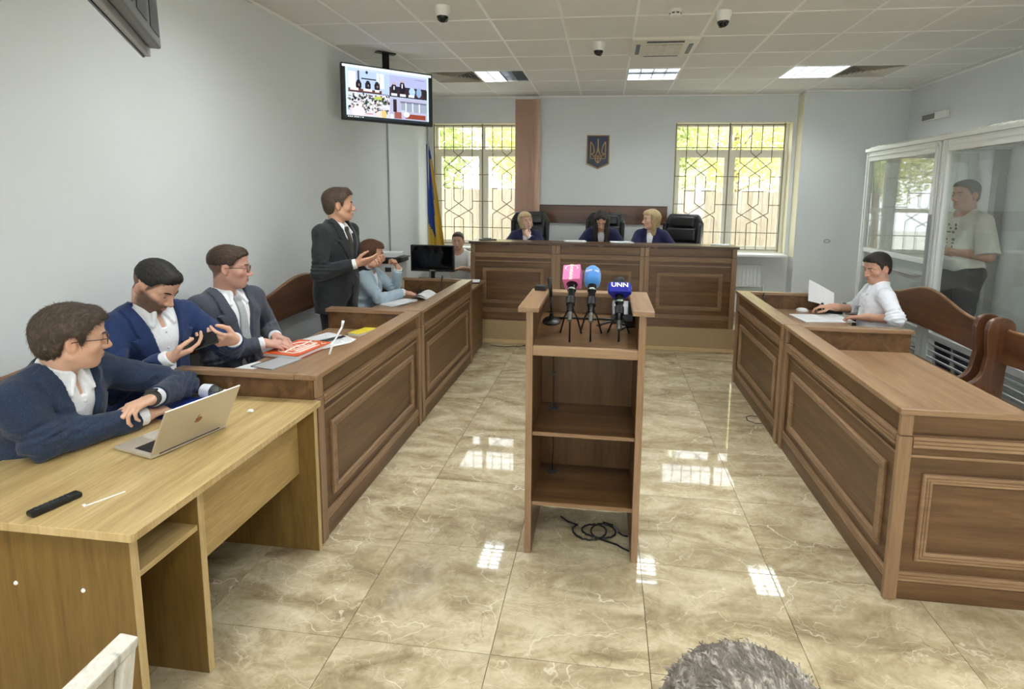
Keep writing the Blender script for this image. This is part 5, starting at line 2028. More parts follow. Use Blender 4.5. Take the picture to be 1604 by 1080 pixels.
Xv, Yv, Zv = (1, 0, 0), (0, 1, 0), (0, 0, 1)

# man at the oak desk
P_('m1', 'person in a dark blue blazer leaning on the oak desk behind the laptop, wearing glasses', (-2.31, 1.80, 0), (-2.27, 1.76, .56), 8, lean=19, head=(54, 8, 4), size=1.02, girth=1.14, h=.0046, seed=3,
   neck=(.02, -.015), hd=dict(fat=1.10), skin=skA, hair=dict(h_brown, t=.018, side=.85), brow=(72, 52, 38), glasses=(70, 44, 30), eyes=.35,
   arms=dict(R=((-1.905, 1.925, .797), (0, -2.03, 1.63, .815), (.12, 1, -.03), (0, .1, -1), [38, 42, 46, 50], .4),
             L=((-1.88, 1.955, .868), (0, -1.975, 2.21, .83), (-.14, -.99, -.05), (.0, -.05, -1), [50, 48, 50, 54], .2)),
   outfit=dict(shirt=dict(mat=M_shirt, open=.42, placket=3), jacket=dict(mat=c_navy, vw=.085), button=.12, trousers=c_navy))
# man with the telephone
P_('m2', 'bearded person in a bright blue suit looking down at a phone in both hands', (-2.42, 2.52, 0), (-2.42, 2.49, .59), -12, lean=6, head=(2, 36, 0), size=1.08, girth=1.10, h=.0046, seed=5,
   neck=(.03, -.02), hd=dict(fat=1.06), skin=(218, 172, 148), hair=dict(name='black', style='short', c1=(22, 18, 16), c2=(48, 38, 32), t=.008, side=.15, line=.066, high=.022, strands=6000, slen=.010, fade=(72, 57, 48)), brow=(38, 28, 24), stubble=(56, 42, 36, .80), eyes=.8,
   arms=dict(R=((-2.09, 2.27, .930), (-.3, -.6, -1), (.62, .72, .25), (-.3, .1, 1), [28, 32, 36, 42], .5),
             L=((-1.945, 2.54, .958), (.2, .8, -1), (.0, -.9, .22), (-.75, -.1, .6), [46, 54, 58, 60], .7)),
   outfit=dict(shirt=dict(mat=M_shirt, open=.42, placket=4), jacket=dict(mat=c_blue, vw=.10), button=.10, trousers=c_blue))
# man in grey with the light tie
P_('m3', 'person in a grey suit and light grey tie, wearing glasses, seated behind the left counter', (-2.36, 3.06, 0), (-2.34, 3.02, .585), -14, lean=0, head=(28, 6, 0), size=1.07, girth=1.06, h=.005, seed=8,
   neck=(.01, 0), skin=(204, 158, 140), hair=dict(name='chestnut', style='short', c1=(58, 40, 27), c2=(98, 70, 50), t=.012, side=.20, line=.072, high=.012, strands=6000, slen=.012, fade=(104, 80, 64)), brow=(96, 70, 52), glasses=(60, 34, 34), eyes=.75,
   arms=dict(R=((-2.11, 3.01, .80), (-.3, -.5, -1), (.9, .45, -.15), (-.1, .3, -1), [24, 28, 30, 34], .4),
             L=((-2.13, 3.17, .80), (.1, .5, -1), (.9, -.25, -.12), (0, -.3, -1), [24, 28, 30, 34], .4)),
   outfit=dict(shirt=dict(mat=M_shirt), tie=dict(mat=cloth('grey_tie', rgb(168, 174, 176), .08), z0=.0, w=.040), jacket=dict(mat=c_gsuit, vw=.082), button=.08, trousers=c_gsuit))
# standing man
P_('st', 'person standing in a charcoal suit and dark tie, hands held together while speaking', (-2.14, 4.02, 0), (-2.13, 4.00, .98), -8, lean=2, head=(30, 0, 0), size=1.03, girth=1.02, legs='stand', h=.005, seed=12,
   neck=(0, .002), skin=(206, 158, 132), hair=dict(name='dark_blond', style='short', c1=(72, 56, 42), c2=(118, 97, 76), t=.016, side=.6, line=.078, quiff=.010, strands=5000, slen=.022), brow=(70, 50, 36), eyes=.4,
   arms=dict(R=((-1.905, 3.86, 1.20), (-.55, -.45, -1), (.9, .55, .18), (-.15, .7, .6), [14, 18, 22, 26], .2),
             L=((-1.895, 4.10, 1.165), (-.4, .6, -1), (.95, -.30, .10), (-.1, -.4, .9), [30, 40, 46, 50], .5)),
   outfit=dict(shirt=dict(mat=M_shirt), tie=dict(mat=cloth('dark_tie', rgb(66, 60, 52), .2), z0=.15), jacket=dict(mat=c_char, vw=.070), button=.17, trousers=c_char))
# woman in light blue
P_('wo', 'auburn haired person in a pale blue jacket seated beside the standing person', (-2.36, 4.80, 0), (-2.34, 4.76, .56), 6, lean=13, head=(26, 8, 0), size=1.0, fem=1, h=.0058, seed=15,
   neck=(.02, -.01), skin=(214, 166, 142), hair=dict(name='auburn', style='long', c1=(84, 48, 26), c2=(140, 86, 48), t=.016, len=.10, w=.066, bob=1, yf=.030, fz=-.045, fw=.050, fh=.082), brow=(90, 60, 40), eyes=.35,
   arms=dict(R=((-1.93, 4.88, .795), (-.4, -1, -.5), (.85, .45, -.18), (0, .2, -1), [24, 28, 32, 36], .4),
             L=((-1.99, 4.93, 1.015), (.6, .6, -1), (-.25, -.25, .9), (-.8, -.3, -.3), [55, 65, 70, 70], .6)),
   outfit=dict(shirt=dict(mat=M_shirt, collar=0), jacket=dict(mat=c_pale, lapel=0, vw=.06, infl=.012, buttons=0), button=.2))
# clerk behind the monitor
P_('cl', 'person in a white tee seated behind the black monitor by the left window', (-2.0, 7.02, 0), (-1.98, 7.08, .50), -88, lean=8, head=(-84, 4, 0), size=.97, h=.0075, seed=18,
   skin=(222, 178, 154), hair=dict(name='brown2', style='short', c1=(58, 44, 34), c2=(96, 76, 58), t=.010, side=.4, line=.068), brow=(80, 60, 46), eyes=.5,
   arms=dict(R=((-2.20, 6.62, .80), (-.8, .2, -1), (.8, -.5, 0), (0, 0, -1), 25), L=((-1.83, 6.62, .80), (.9, .2, -1), (-.8, -.45, -.1), (0, 0, -1), 25)),
   outfit=dict(shirt=dict(mat=c_tee, collar=0, sleeve=.85, flare=.012)))
# three judges
jh = PZ
P_('j1', 'person in a navy robe with short blonde hair, resting the chin on one hand', (-1.03, 6.92, jh), (-1.03, 6.98, jh + .535), -84, lean=5, roll=3, head=(-58, -4, 8), size=.93, fem=1, h=.0065, seed=21, floor_z=jh,
   group='robed people at the long bench', skin=(236, 196, 176), hair=dict(name='ash_blonde', style='long', c1=(190, 166, 126), c2=(234, 218, 184), t=.018, len=.085, w=.066, bob=1, fz=-.045, fw=.052, fh=.084), brow=(140, 110, 80), eyes=.4,
   arms=dict(R=((-1.16, 6.60, 1.14), (-1, -.2, -1), (.9, -.2, .1), (0, .3, -1), 30), L=((-.975, 6.745, 1.215), (.9, -.5, -1), (-.45, .15, .8), (-.3, .9, .2), [60, 66, 70, 74], .5)),
   outfit=dict(shirt=dict(mat=M_shirt, collar=0), jacket=dict(mat=c_robe, lapel=0, vw=.05, infl=.018, si=.022, buttons=0, name='robe'), button=.2, trousers=c_robe))
P_('j2', 'person in a navy robe with long dark hair, head bent over papers', (-.05, 6.92, jh), (-.05, 7.0, jh + .56), -92, lean=13, head=(-92, 32, 0), size=1.0, fem=1, h=.0065, seed=22, floor_z=jh, neck=(.02, -.02),
   group='robed people at the long bench', skin=(226, 182, 160), hair=dict(name='dark_brown', style='long', c1=(30, 20, 16), c2=(76, 52, 40), t=.012, len=.27, w=.074, fy=.03, fz=-.03, fw=.050, fh=.11, front=(.066, .065), zf=.085, rough=.6, hang=[(.066, .03, -.33, .05), (.078, -.01, -.33, .03)]), brow=(50, 36, 28), eyes=.9,
   arms=dict(R=((-.24, 6.58, 1.045), (-1, -.1, -1), (.45, -.8, 0), (0, 0, -1), 25), L=((.13, 6.58, 1.045), (1, -.1, -1), (-.45, -.8, 0), (0, 0, -1), 25)),
   outfit=dict(shirt=dict(mat=M_shirt, collar=0), tie=dict(mat=M_shirt, name='jabot', w=.06, wt=.05, wk=.035, z0=.12, knot=0), jacket=dict(mat=c_robe, lapel=0, vw=.055, infl=.018, si=.022, buttons=0, name='robe'), button=.15, trousers=c_robe))
P_('j3', 'person in a navy robe with long straight blonde hair, face turned left', (.58, 6.92, jh), (.59, 6.98, jh + .555), -104, lean=5, head=(-158, 2, 0), size=.98, fem=1, h=.0065, seed=23, floor_z=jh,
   group='robed people at the long bench', skin=(236, 196, 174), hair=dict(name='blonde', style='long', c1=(182, 156, 112), c2=(228, 206, 160), t=.015, len=.20, w=.072, fz=-.04, fw=.048, fh=.094, rough=.55), brow=(130, 100, 70), eyes=.4,
   arms=dict(R=((.44, 6.58, 1.04), (-1, -.1, -1), (.45, -.8, 0), (0, 0, -1), 25), L=((.77, 6.60, 1.04), (1, -.1, -1), (-.6, -.7, 0), (0, 0, -1), 25)),
   outfit=dict(shirt=dict(mat=M_shirt, collar=0), tie=dict(mat=M_shirt, name='jabot', w=.06, wt=.05, wk=.035, z0=.12, knot=0), jacket=dict(mat=c_robe, lapel=0, vw=.055, infl=.018, si=.022, buttons=0, name='robe'), button=.15, trousers=c_robe))
jt = PEOPLE['j3']
b = MB().lathe([(.026, -.004), (.026, .006), (.018, .009), (.001, .01)], 18, Matrix.Translation((jt['tw'](-.085, .165, .30) - jt['org']).tolist()) @ Matrix.Rotation(PI / 2, 4, 'X'))
obj('badge', b, plain('badge_silver', rgb(200, 204, 210), .3, metal=.5), jt['root'], label='round silver badge')
# man in the white shirt
P_('rm', 'person in a white shirt with rolled sleeves seated behind the far right counter', (2.26, 4.66, 0), (2.27, 4.62, .545), 172, lean=4, head=(196, 14, 0), size=1.0, girth=1.10, h=.0055, seed=26,
   skin=(204, 158, 134), hair=dict(name='dark2', style='short', c1=(36, 30, 24), c2=(70, 58, 46), t=.013, side=.5, line=.068, strands=3000, slen=.016), brow=(58, 44, 36), eyes=.6,
   arms=dict(R=((1.99, 4.88, .80), (.2, .8, -.8), (-.85, .25, -.05), (0, 0, -1), [30, 36, 40, 44], .5), L=((2.11, 4.55, .785), (0, 2.24, 4.30, .83), (-.75, .60, -.08), (0, .1, -1), [26, 30, 34, 38], .4)),
   outfit=dict(shirt=dict(mat=cloth('linen_shirt', rgb(234, 238, 246), .02), sleeve=1.22, open=.43, placket=4, flare=.006), trousers=cloth('grey_trousers', rgb(90, 92, 98))))
# man in the dock
P_('cm', 'person in a loose white tee standing inside the glass dock, forearms crossed in front', (3.16, 5.12, .12), (3.16, 5.14, 1.11), 190, lean=1, head=(196, 4, 0), size=1.06, girth=1.16, legs='stand', h=.0065, seed=28, floor_z=.12,
   skin=(196, 150, 126), hair=dict(name='cropped', style='short', c1=(60, 54, 48), c2=(96, 88, 78), t=.008, side=.35, line=.066, fade=(120, 104, 92)), brow=(70, 56, 46), eyes=.5,
   arms=dict(R=((3.00, 5.18, 1.30), (.2, 1, -.7), (-.2, -1, 0), (.9, 0, -.3), 30), L=((3.02, 5.07, 1.295), (.35, -.75, -.8), (-.45, .95, .05), (.8, .3, -.4), 30)),
   outfit=dict(shirt=dict(mat=c_teeb, collar=0, sleeve=.98, flare=.022, hem=-.06), trousers=cloth('dark_jeans', rgb(52, 54, 62))))
# dark print on the chest of the tee
cmp_ = PEOPLE['cm']
pr = MB()
rr = random.Random(9)
for k in range(9):
    z = .40 - .03 * k
    for x in (-.055, -.02, .0):
        if rr.random() < .3:
            continue
        pr.ell((cmp_['tw'](x + rr.uniform(-.01, .01), .128 + .004 * k - .10 * abs(x) * abs(x) * 10, z) - cmp_['org']).tolist(), (.012 * rr.uniform(.5, 1.3), .010, .012 * rr.uniform(.5, 1.3)), 8)
o = obj('shirt_print', pr, plain('print_black', rgb(52, 54, 54), .8), cmp_['root'], smooth=True)
o['kind'] = 'stuff'
# listener right in front of the camera
P_('fg', 'grey haired person seated in the foreground, only the top of the head showing', (.13, .36, 0), (.13, .285, .56), 88, lean=6, head=(92, 12, 0), size=1.05, girth=1.08, h=.0065, seed=30,
   skin=(200, 156, 130), hair=dict(name='grey', style='short', c1=(104, 96, 88), c2=(190, 182, 172), t=.012, side=.7, line=.062, rough=.6, strands=16000, slen=.016), brow=(120, 110, 100), eyes=.3,
   outfit=dict(shirt=dict(mat=M_shirt), jacket=dict(mat=c_char)))
# ------------------------------------------------------------------ things on the oak desk
def sheet(mb, pts, t=.0006):
    """thin sheet from a quad given in the plan, at its z"""
    n = len(pts)
    vs = [(p[0], p[1], p[2]) for p in pts] + [(p[0], p[1], p[2] + t) for p in pts]
    return mb.add(vs, [tuple(range(n))[::-1], tuple(range(n, 2 * n))] + [(i, (i + 1) % n, n + (i + 1) % n, n + i) for i in range(n)])
def rect(cx, cy, w, h, a, z):
    c, s_ = math.cos(a), math.sin(a)
    return [(cx + c * x - s_ * y, cy + s_ * x + c * y, z) for x, y in ((-w / 2, -h / 2), (w / 2, -h / 2), (w / 2, h / 2), (-w / 2, h / 2))]

la = math.atan2(.273, .069)           # hinge direction
t = thing('laptop', 'open silver laptop on the oak desk, lid back towards the camera', 'laptop', (-1.640, 1.672, .7505), la)
M_alu = plain('laptop_aluminium', rgb(206, 200, 186), .32, metal=.55)
obj('base', MB().box(0, .304, .0, .215, .002, .015), M_alu, t, bevel=.004)
kb = MB()
for r in range(6):
    n_ = 14 if r else 14
    for c in range(n_):
        if r == 0 and 3 < c < 9:
            continue
        x = .022 + c * .0187
        y = .125 - r * .0185 + .07
        kb.box(x, x + .016, y - .092 + .0 + .0185 * 0 + .0, y - .092 + .0155, .0145, .0162)
o = obj('keyboard', kb, plain('laptop_keys', rgb(26, 26, 28), .5), t)
obj('key_well', MB().box(.018, .288, .008, .122, .0145, .0152), plain('laptop_well', rgb(48, 48, 50), .5), t)
obj('touchpad', MB().box(.095, .209, .130, .205, .0146, .0153), plain('laptop_pad', rgb(186, 182, 172), .3), t)
Ml = Matrix.Translation((0, .003, .014)) @ Matrix.Rotation(rad(28), 4, 'X')
lid = obj('lid', MB().box(0, .304, -.003, .003, .0, .212, Ml), M_alu, t, bevel=.002)
obj('screen', MB().box(.008, .296, .003, .0036, .01, .205, Ml), plain('laptop_screen', rgb(16, 17, 20), .12), t)
obj('hinge', MB().tube([(.03, .004, .014), (.274, .004, .014)], .006, 8), plain('laptop_hinge', rgb(70, 70, 70), .4), t)
# bitten fruit mark in the middle of the lid
lg = MB()
pts = []
for k in range(36):
    a = 2 * PI * k / 36
    r = .0145 * (1 + .06 * math.cos(2 * a) - .10 * max(0, math.sin(a)) ** 8 - .05 * max(0, -math.sin(a)) ** 6)
    x, z = r * math.cos(a), r * 1.02 * math.sin(a)
    d_ = math.hypot(x - .0165, z - .003)
    if d_ < .0075:
        x, z = .0165 + (x - .0165) / d_ * .0075, .003 + (z - .003) / d_ * .0075
    pts.append((.152 - x, .106 + z))
lg.prism(pts, -.0036, -.003, 'XZ', Ml)
lg.prism([(.152 + .006 * math.cos(q_) * .5 - .002 + .004 * math.sin(q_), .106 + .0205 + .005 * math.sin(q_)) for q_ in [2 * PI * k / 12 for k in range(12)]], -.0036, -.003, 'XZ', Ml)
obj('lid_mark', lg, plain('lid_mark_brown', rgb(150, 104, 74), .25, metal=.4), t)

t = thing('blue_folder', 'blue cardboard folder on the oak desk behind the laptop', 'folder', (-1.90, 2.13, .7505), .0)
obj('cover', MB().box(-.16, .15, -.13, .11, .004, .006), plain('folder_blue', rgb(36, 62, 150), .45), t)
obj('back_cover', MB().box(-.16, .15, -.13, .11, .0, .0015), plain('folder_blue', rgb(36, 62, 150), .45), t)
obj('pages', MB().box(-.155, .125, -.095, .115, .0016, .0039), M_paper, t)
t = thing('pen', 'blue ballpoint pen held over the blue folder', 'pen', (-1.875, 2.06, .776), rad(52))
obj('barrel', MB().tube([(-.05, 0, -.004), (.075, 0, .012)], .0042, 8), plain('pen_blue', rgb(40, 70, 190), .25), t)
obj('tip', MB().tube([(.075, 0, .012), (.088, 0, .0137)], [.0035, .001], 8), M_chrome, t)
t = thing('remote_control', 'black remote control lying on the near end of the oak desk', 'remote control', (-1.692, 1.370, .7502), rad(75))
obj('case', MB().box(-.066, .066, -.019, .019, 0, .018), M_black, t, bevel=.006)
bm_ = MB()
for i in range(7):
    for j in range(3):
        bm_.box(-.05 + i * .013, -.042 + i * .013, -.012 + j * .0095, -.007 + j * .0095, .018, .0195)
obj('buttons', bm_, M_dgrey, t)
t = thing('plastic_strip', 'thin white plastic strip lying on the near part of the oak desk', 'strip', (-1.575, 1.43, .7503), rad(62))
obj('strip', MB().box(-.055, .05, -.003, .003, 0, .0015), M_paper, t)
obj('bent_end', MB().box(-.058, -.05, -.003, .016, 0, .0015), M_paper, t)
# water bottle lying down
t = thing('water_bottle', 'clear plastic water bottle with a white label lying behind the laptop', 'bottle', (-1.99, 2.265, .784), rad(-3))
M_pet = glass('bottle_plastic', (.86, .90, .92, 1), .20)
My = Matrix.Rotation(PI / 2, 4, 'Y')
obj('bottle', MB().lathe([(.012, .0), (.028, .002), (.032, .012), (.0315, .03), (.0295, .036), (.032, .042), (.0295, .05), (.032, .058), (.032, .14), (.030, .155), (.014, .192), (.0125, .205)], 20, My), M_pet, t, smooth='auto')
obj('label_band', MB().lathe([(.0325, .085), (.0327, .087), (.0327, .136), (.0325, .138)], 20, My, cap=False), plain('bottle_label', rgb(226, 232, 244), .4), t, smooth=True)
obj('cap', MB().lathe([(.0145, .198), (.0148, .2), (.0148, .213), (.013, .215)], 18, My), M_paper, t)
t = thing('paper_scrap', 'tiny crumpled white scrap on the oak desk beside the laptop lid', 'scrap', (-1.57, 2.13, .7503))
mb = MB().ell((0, 0, .006), (.016, .009, .006), 10)
rr = random.Random(2)
mb.v = [(x + rr.uniform(-.002, .002), y + rr.uniform(-.002, .002), max(0, z + rr.uniform(-.002, .002))) for x, y, z in mb.v]
obj('scrap', mb, M_paper, t)
# wrist watch of the man at the desk
a_ = PEOPLE['m1']['A']['L']
def band(key, side, mat, mat2, back=.012, r=.033, w=.016, face=True, name='wrist_watch'):
    I = PEOPLE[key]
    a = I['A'][side]
    ax = unit(a['wr'] - a['el'])
    c = a['wr'] + ax * back - I['org']
    n = -unit(a['n'] - ax * float(np.dot(a['n'], ax)))
    b_ = np.cross(ax, n)
    Mx = Matrix(((float(n[0]), float(b_[0]), float(ax[0]), float(c[0])), (float(n[1]), float(b_[1]), float(ax[1]), float(c[1])), (float(n[2]), float(b_[2]), float(ax[2]), float(c[2])), (0, 0, 0, 1)))
    o = obj(name, MB().lathe([(r, -w / 2), (r + .003, -w / 2), (r + .003, w / 2), (r, w / 2)], 24, Mx), mat, I['root'], smooth='auto')
    if face:
        obj('dial', MB().box(r * .97, r + .009, -.018, .018, -.018, .018, Mx), mat2, o, bevel=.003)
band('m1', 'L', M_black, M_black, back=.020, r=.0315)
band('wo', 'L', plain('steel', rgb(170, 172, 176), .25, metal=.8), M_dgrey, back=-.03, r=.034, w=.012)
# the telephone in the seated man's hands
pc = np.array((-2.0, 2.372, .99))
t = thing('mobile_phone', 'black mobile phone in the hands of the person in the bright blue suit', 'phone', tuple(pc))
Mp = frame_M((0, 0, 0), (.80, .55, .28), (-.45, .45, .75))
obj('case', MB().box(-.078, .078, -.037, .037, -.004, .004, Mp), M_black, t, bevel=.003)
obj('screen', MB().box(-.074, .074, -.034, .034, .004, .0044, Mp), plain('phone_screen', rgb(20, 22, 28), .08), t)

# ------------------------------------------------------------------ on the left counters (desk surface at .722)
ZS = .7225
t = thing('orange_folder', 'orange printed folder with white emblem on the left counter', 'folder', (-1.945, 3.125, ZS + .02), rad(-8))
fo = MB().box(-.125, .125, -.165, .165, .004, .0075)
M_or = plain('folder_orange', rgb(214, 92, 40), .4)
M_wp = plain('print_white', rgb(240, 236, 226), .5)
obj('cover', fo, M_or, t)
obj('pages', MB().box(-.122, .122, -.163, .163, -.014, .0038), M_paper, t)
obj('back_cover', MB().box(-.125, .125, -.165, .165, -.0165, -.0145), M_or, t)
g = MB()
def fl(pts, w=.0055, z=.008):
    w *= .55
    g.tube([Vector((x, y, z)) for x, y in pts], w, 4)
fl([(.05, .12), (-.03, .12), (-.07, .10), (-.09, .05), (-.09, -.05), (-.07, -.10), (-.03, -.12), (.06, -.12), (.085, -.09), (.09, .09)], .007)
fl([(-.02, .15), (-.012, .06), (-.022, .0), (-.005, -.12)], .008)
fl([(-.05, .03), (.015, .05)]); fl([(-.045, .0), (.012, .012)]); fl([(-.04, -.04), (.0, -.03)])
fl([(.025, .075), (.02, -.04), (.005, -.08)]); fl([(.045, .10), (.04, -.085)], .005); fl([(.055, .10), (.052, -.085)], .005)
fl([(.075, .07), (.07, -.085)]); fl([(.02, .10), (.065, .10)])
fl([(.075, .13), (.095, .105), (.11, .13)], .006)
obj('printed_emblem', g, M_wp, t)
t = thing('grey_tablet', 'grey tablet half under the orange folder on the left counter', 'tablet', (-1.925, 2.875, ZS), rad(-14))
obj('body', MB().box(-.075, .075, -.11, .11, 0, .008), plain('tablet_grey', rgb(172, 174, 176), .35), t, bevel=.002)
obj('edge_strip', MB().box(-.092, -.077, -.11, .11, 0, .006), M_dgrey, t)
t = thing('paper_sheet', 'white sheet beside the grey tablet at the near end of the left counter', 'paper', (-2.04, 2.80, ZS))
obj('sheet', sheet(MB(), rect(0, 0, .11, .16, rad(-20), 0)), M_paper, t)
for k, (cx_, cy_, a, lab) in enumerate([(-1.955, 3.42, rad(-24), 'stack of white printed papers behind the orange folder, left one'), (-1.84, 3.36, rad(-34), 'white printed papers behind the orange folder, under the leaning white stick')]):
    t = thing('paper_stack', lab, 'papers', (cx_, cy_, ZS), a, 'papers on the left counter')
    for q_ in range(4):
        obj('sheet', sheet(MB(), rect(.004 * q_, -.003 * q_, .21, .297, .02 * q_, .0014 * q_), .0012), M_paper, t)
    g = MB()
    for q_ in range(13):
        w = .085 if q_ % 4 else .06
        g.box(-.09 + .012, -.09 + .012 + w * 1.8, .12 - .019 * q_, .1225 - .019 * q_, .0058, .0061)
    obj('printed_lines', g, plain('ink_grey', rgb(150, 152, 158), .7), t)
def desk_mic(label, loc, rz, h, lean_, mat, base=True, r=.0045):
    t = thing('gooseneck_microphone', label, 'microphone', loc, rz, 'small desk microphones')
    if base:
        obj('base', MB().box(-.05, .05, -.035, .035, 0, .022), M_dgrey, t, bevel=.006)
    z0 = .022 if base else .0
    n_ = 7
    pts = [(lean_ * (k / n_) ** 1.4, 0, z0 + h * k / n_) for k in range(n_ + 1)]
    obj('stem', MB().tube(pts, r, 8), mat, t, smooth=True)
    obj('capsule', MB().tube([pts[-1], (pts[-1][0] + .012, 0, pts[-1][2] + .04)], [r * 1.2, r * 1.6], 8), mat, t, smooth=True)
    return t
desk_mic('slim white microphone stick leaning over the papers behind the orange folder', (-1.70, 3.06, ZS), rad(75), .16, .12, M_paper, base=False, r=.006)
desk_mic('thin dark microphone on the far left counter, beyond the curled papers', (-1.655, 5.12, ZS), rad(80), .13, .08, M_black, r=.005)
t = thing('yellow_folder', 'yellow folder lying on the ledge side of the left counter', 'folder', (-1.745, 3.66, ZS), rad(-16))
obj('pages', MB().box(-.05, .05, -.12, .12, 0, .014), M_paper, t)
obj('cover', MB().box(-.052, .052, -.122, .122, .0145, .0165), plain('folder_yellow', rgb(236, 214, 70), .5), t)
t = thing('paper_pile', 'open bundle of white papers under the hand of the person in pale blue', 'papers', (-1.93, 4.72, ZS), rad(-20))
for k in range(5):
    obj('sheet', sheet(MB(), rect(.008 * (k % 3), .006 * k, .21, .297, .05 * (k - 2), .0026 * k), .0022), M_paper, t)
t = thing('curled_papers', 'curled white papers standing up behind the hand of the person in pale blue', 'papers', (-1.78, 5.0, ZS))
for q_ in range(2):
    mb = MB()
    nn = 10
    for i in range(nn + 1):
        u = i / nn
        for y in (-.14, .14):
            mb.v.append((-.10 + .2 * u, y - .02 * q_, .003 + (.055 - .02 * q_) * math.sin(PI * u * .85) ** 1.5))
    for i in range(nn):
        mb.f.append((2 * i, 2 * i + 2, 2 * i + 3, 2 * i + 1))
    obj('sheet', mb, M_paper, t, smooth=True, fixn=False)
t = thing('black_tray', 'flat black document stand at the far end of the left counter', 'stand', (-1.80, 5.17, ZS))
obj('plate', MB().box(-.09, .05, -.04, .05, .03, .036), M_black, t, bevel=.002)
obj('legs', MB().box(-.085, -.075, -.035, -.025, 0, .03).box(.035, .045, -.035, -.025, 0, .03).box(-.085, -.075, .035, .045, 0, .03).box(.035, .045, .035, .045, 0, .03), M_black, t)
# monitor on the clerk's desk
ZD = .7605
t = thing('monitor', 'black computer monitor on the desk at the far left counter end', 'monitor', (-1.905, 5.70, ZD), rad(2))
obj('casing', MB().box(-.245, .245, -.012, .028, .125, .42), M_black, t, bevel=.005)
obj('screen', MB().box(-.232, .232, -.0135, -.0115, .15, .408), plain('monitor_screen', rgb(8, 9, 11), .06), t)
obj('maker_plate', MB().box(-.03, .03, -.0142, -.0118, .131, .143), M_grey, t)
obj('neck', MB().box(-.022, .022, .0, .03, .012, .16), M_black, t, bevel=.004)
obj('foot', MB().lathe([(.0, 0), (.125, 0), (.125, .006), (.05, .014), (.0, .014)], 24), M_black, t)
t = thing('keyboard', 'black keyboard lying behind the monitor', 'keyboard', (-1.93, 5.88, ZD), 0)
obj('case', MB().box(-.22, .22, -.06, .06, 0, .016), M_black, t, bevel=.004)
kb = MB()
for r in range(5):
    for c in range(18):
        kb.box(-.21 + c * .0235, -.19 + c * .0235, -.052 + r * .021, -.034 + r * .021, .016, .021)
obj('keys', kb, M_dgrey, t)
t = thing('computer_mouse', 'dark computer mouse left of the monitor', 'mouse', (-2.27, 5.60, ZD), rad(70))
obj('shell', MB().ell((0, 0, .008), (.052, .030, .026), 16), M_dgrey, t, smooth=True)
obj('wheel', MB().ell((.025, 0, .03), (.008, .003, .006), 8), M_grey, t)
t = thing('note_pad', 'white note pad on a black board right of the monitor', 'note pad', (-1.47, 5.80, ZD), rad(10))
obj('board', MB().box(-.07, .08, -.10, .08, 0, .012), M_black, t, bevel=.002)
obj('pad', MB().box(-.06, .075, -.09, .07, .0125, .022), M_paper, t)
t = thing('white_box', 'small white box beside the note pad on the clerk desk', 'box', (-1.61, 5.43, ZD), rad(5))
obj('body', MB().box(-.035, .035, -.025, .025, 0, .022), M_paper, t, bevel=.002)
obj('lid', MB().box(-.036, .036, -.026, .026, .0225, .028), M_white, t)
t = thing('printer', 'grey office printer on the clerk desk behind the person in pale blue', 'printer', (-2.46, 5.76, ZD), 0)
obj('body', MB().box(-.16, .17, -.17, .17, 0, .21), plain('printer_grey', rgb(206, 208, 208), .5), t, bevel=.012)
obj('scanner_lid', MB().box(-.17, .19, -.18, .18, .212, .262), M_black, t, bevel=.008)
obj('output_tray', MB().box(-.1, .23, -.13, .13, .265, .275), M_dgrey, t, bevel=.002)
obj('control_panel', MB().box(.05, .12, -.173, -.168, .12, .17), M_dgrey, t)
t = thing('paper_heap', 'heap of white papers lying on top of the printer', 'papers', (-2.44, 5.76, ZD + .2755), rad(8))
for k in range(6):
    obj('sheet', sheet(MB(), rect(.01 * (k % 3) - .01, 0, .297, .21, .06 * (k - 3), .008 * k), .0075), M_paper, t)

# ------------------------------------------------------------------ on the right counter
t = thing('open_papers', 'open white papers on the far right counter in front of the white shirted person', 'papers', (1.86, 4.73, ZS), rad(8))
for k, x in enumerate((-.107, .107)):
    for q_ in range(3):
        obj('sheet', sheet(MB(), rect(x, .002 * q_, .21, .28, 0, .0022 * q_), .002), M_paper, t)
    g = MB()
    for q_ in range(12):
        g.box(x - .085, x + (.085 if q_ % 5 else .03), .115 - .019 * q_, .117 - .019 * q_, .0064, .0067)
    obj('printed_lines', g, plain('ink_grey', rgb(150, 152, 158), .7), t)
t = thing('held_sheet', 'white sheet of paper standing up in the hand of the white shirted person', 'paper', (1.95, 4.99, .79), rad(-15))
mb = MB()
for i in range(9):
    u = i / 8
    for k_, z in ((0, -.02), (1, .17)):
        mb.v.append((-.11 + .21 * u, .03 * math.sin(PI * u) + .05 * k_, z + .05 * (1 - u) - .06 * u * k_))
for i in range(8):
    mb.f.append((2 * i, 2 * i + 2, 2 * i + 3, 2 * i + 1))
obj('sheet', mb, M_paper, t, smooth=True, fixn=False)
t = thing('computer_mouse', 'white computer mouse near the far end of the right counter', 'mouse', (1.80, 5.02, ZS), rad(160))
obj('shell', MB().ell((0, 0, .008), (.055, .031, .024), 16), M_paper, t, smooth=True)
obj('wheel', MB().ell((.025, 0, .028), (.008, .003, .006), 8), M_grey, t)
t = thing('desk_phone', 'black desk telephone with curled cord behind the raised sheet', 'telephone', (2.06, 5.02, ZS), rad(-20))
obj('base', MB().prism([(-.07, 0), (.07, 0), (.07, .03), (-.07, .06)], -.08, .08, 'YZ'), M_black, t, bevel=.004)
obj('handset', MB().tube([(-.085, -.05, .06), (-.085, -.03, .075), (-.085, .03, .082), (-.085, .06, .075)], [.018, .012, .012, .018], 10), M_black, t, smooth=True)
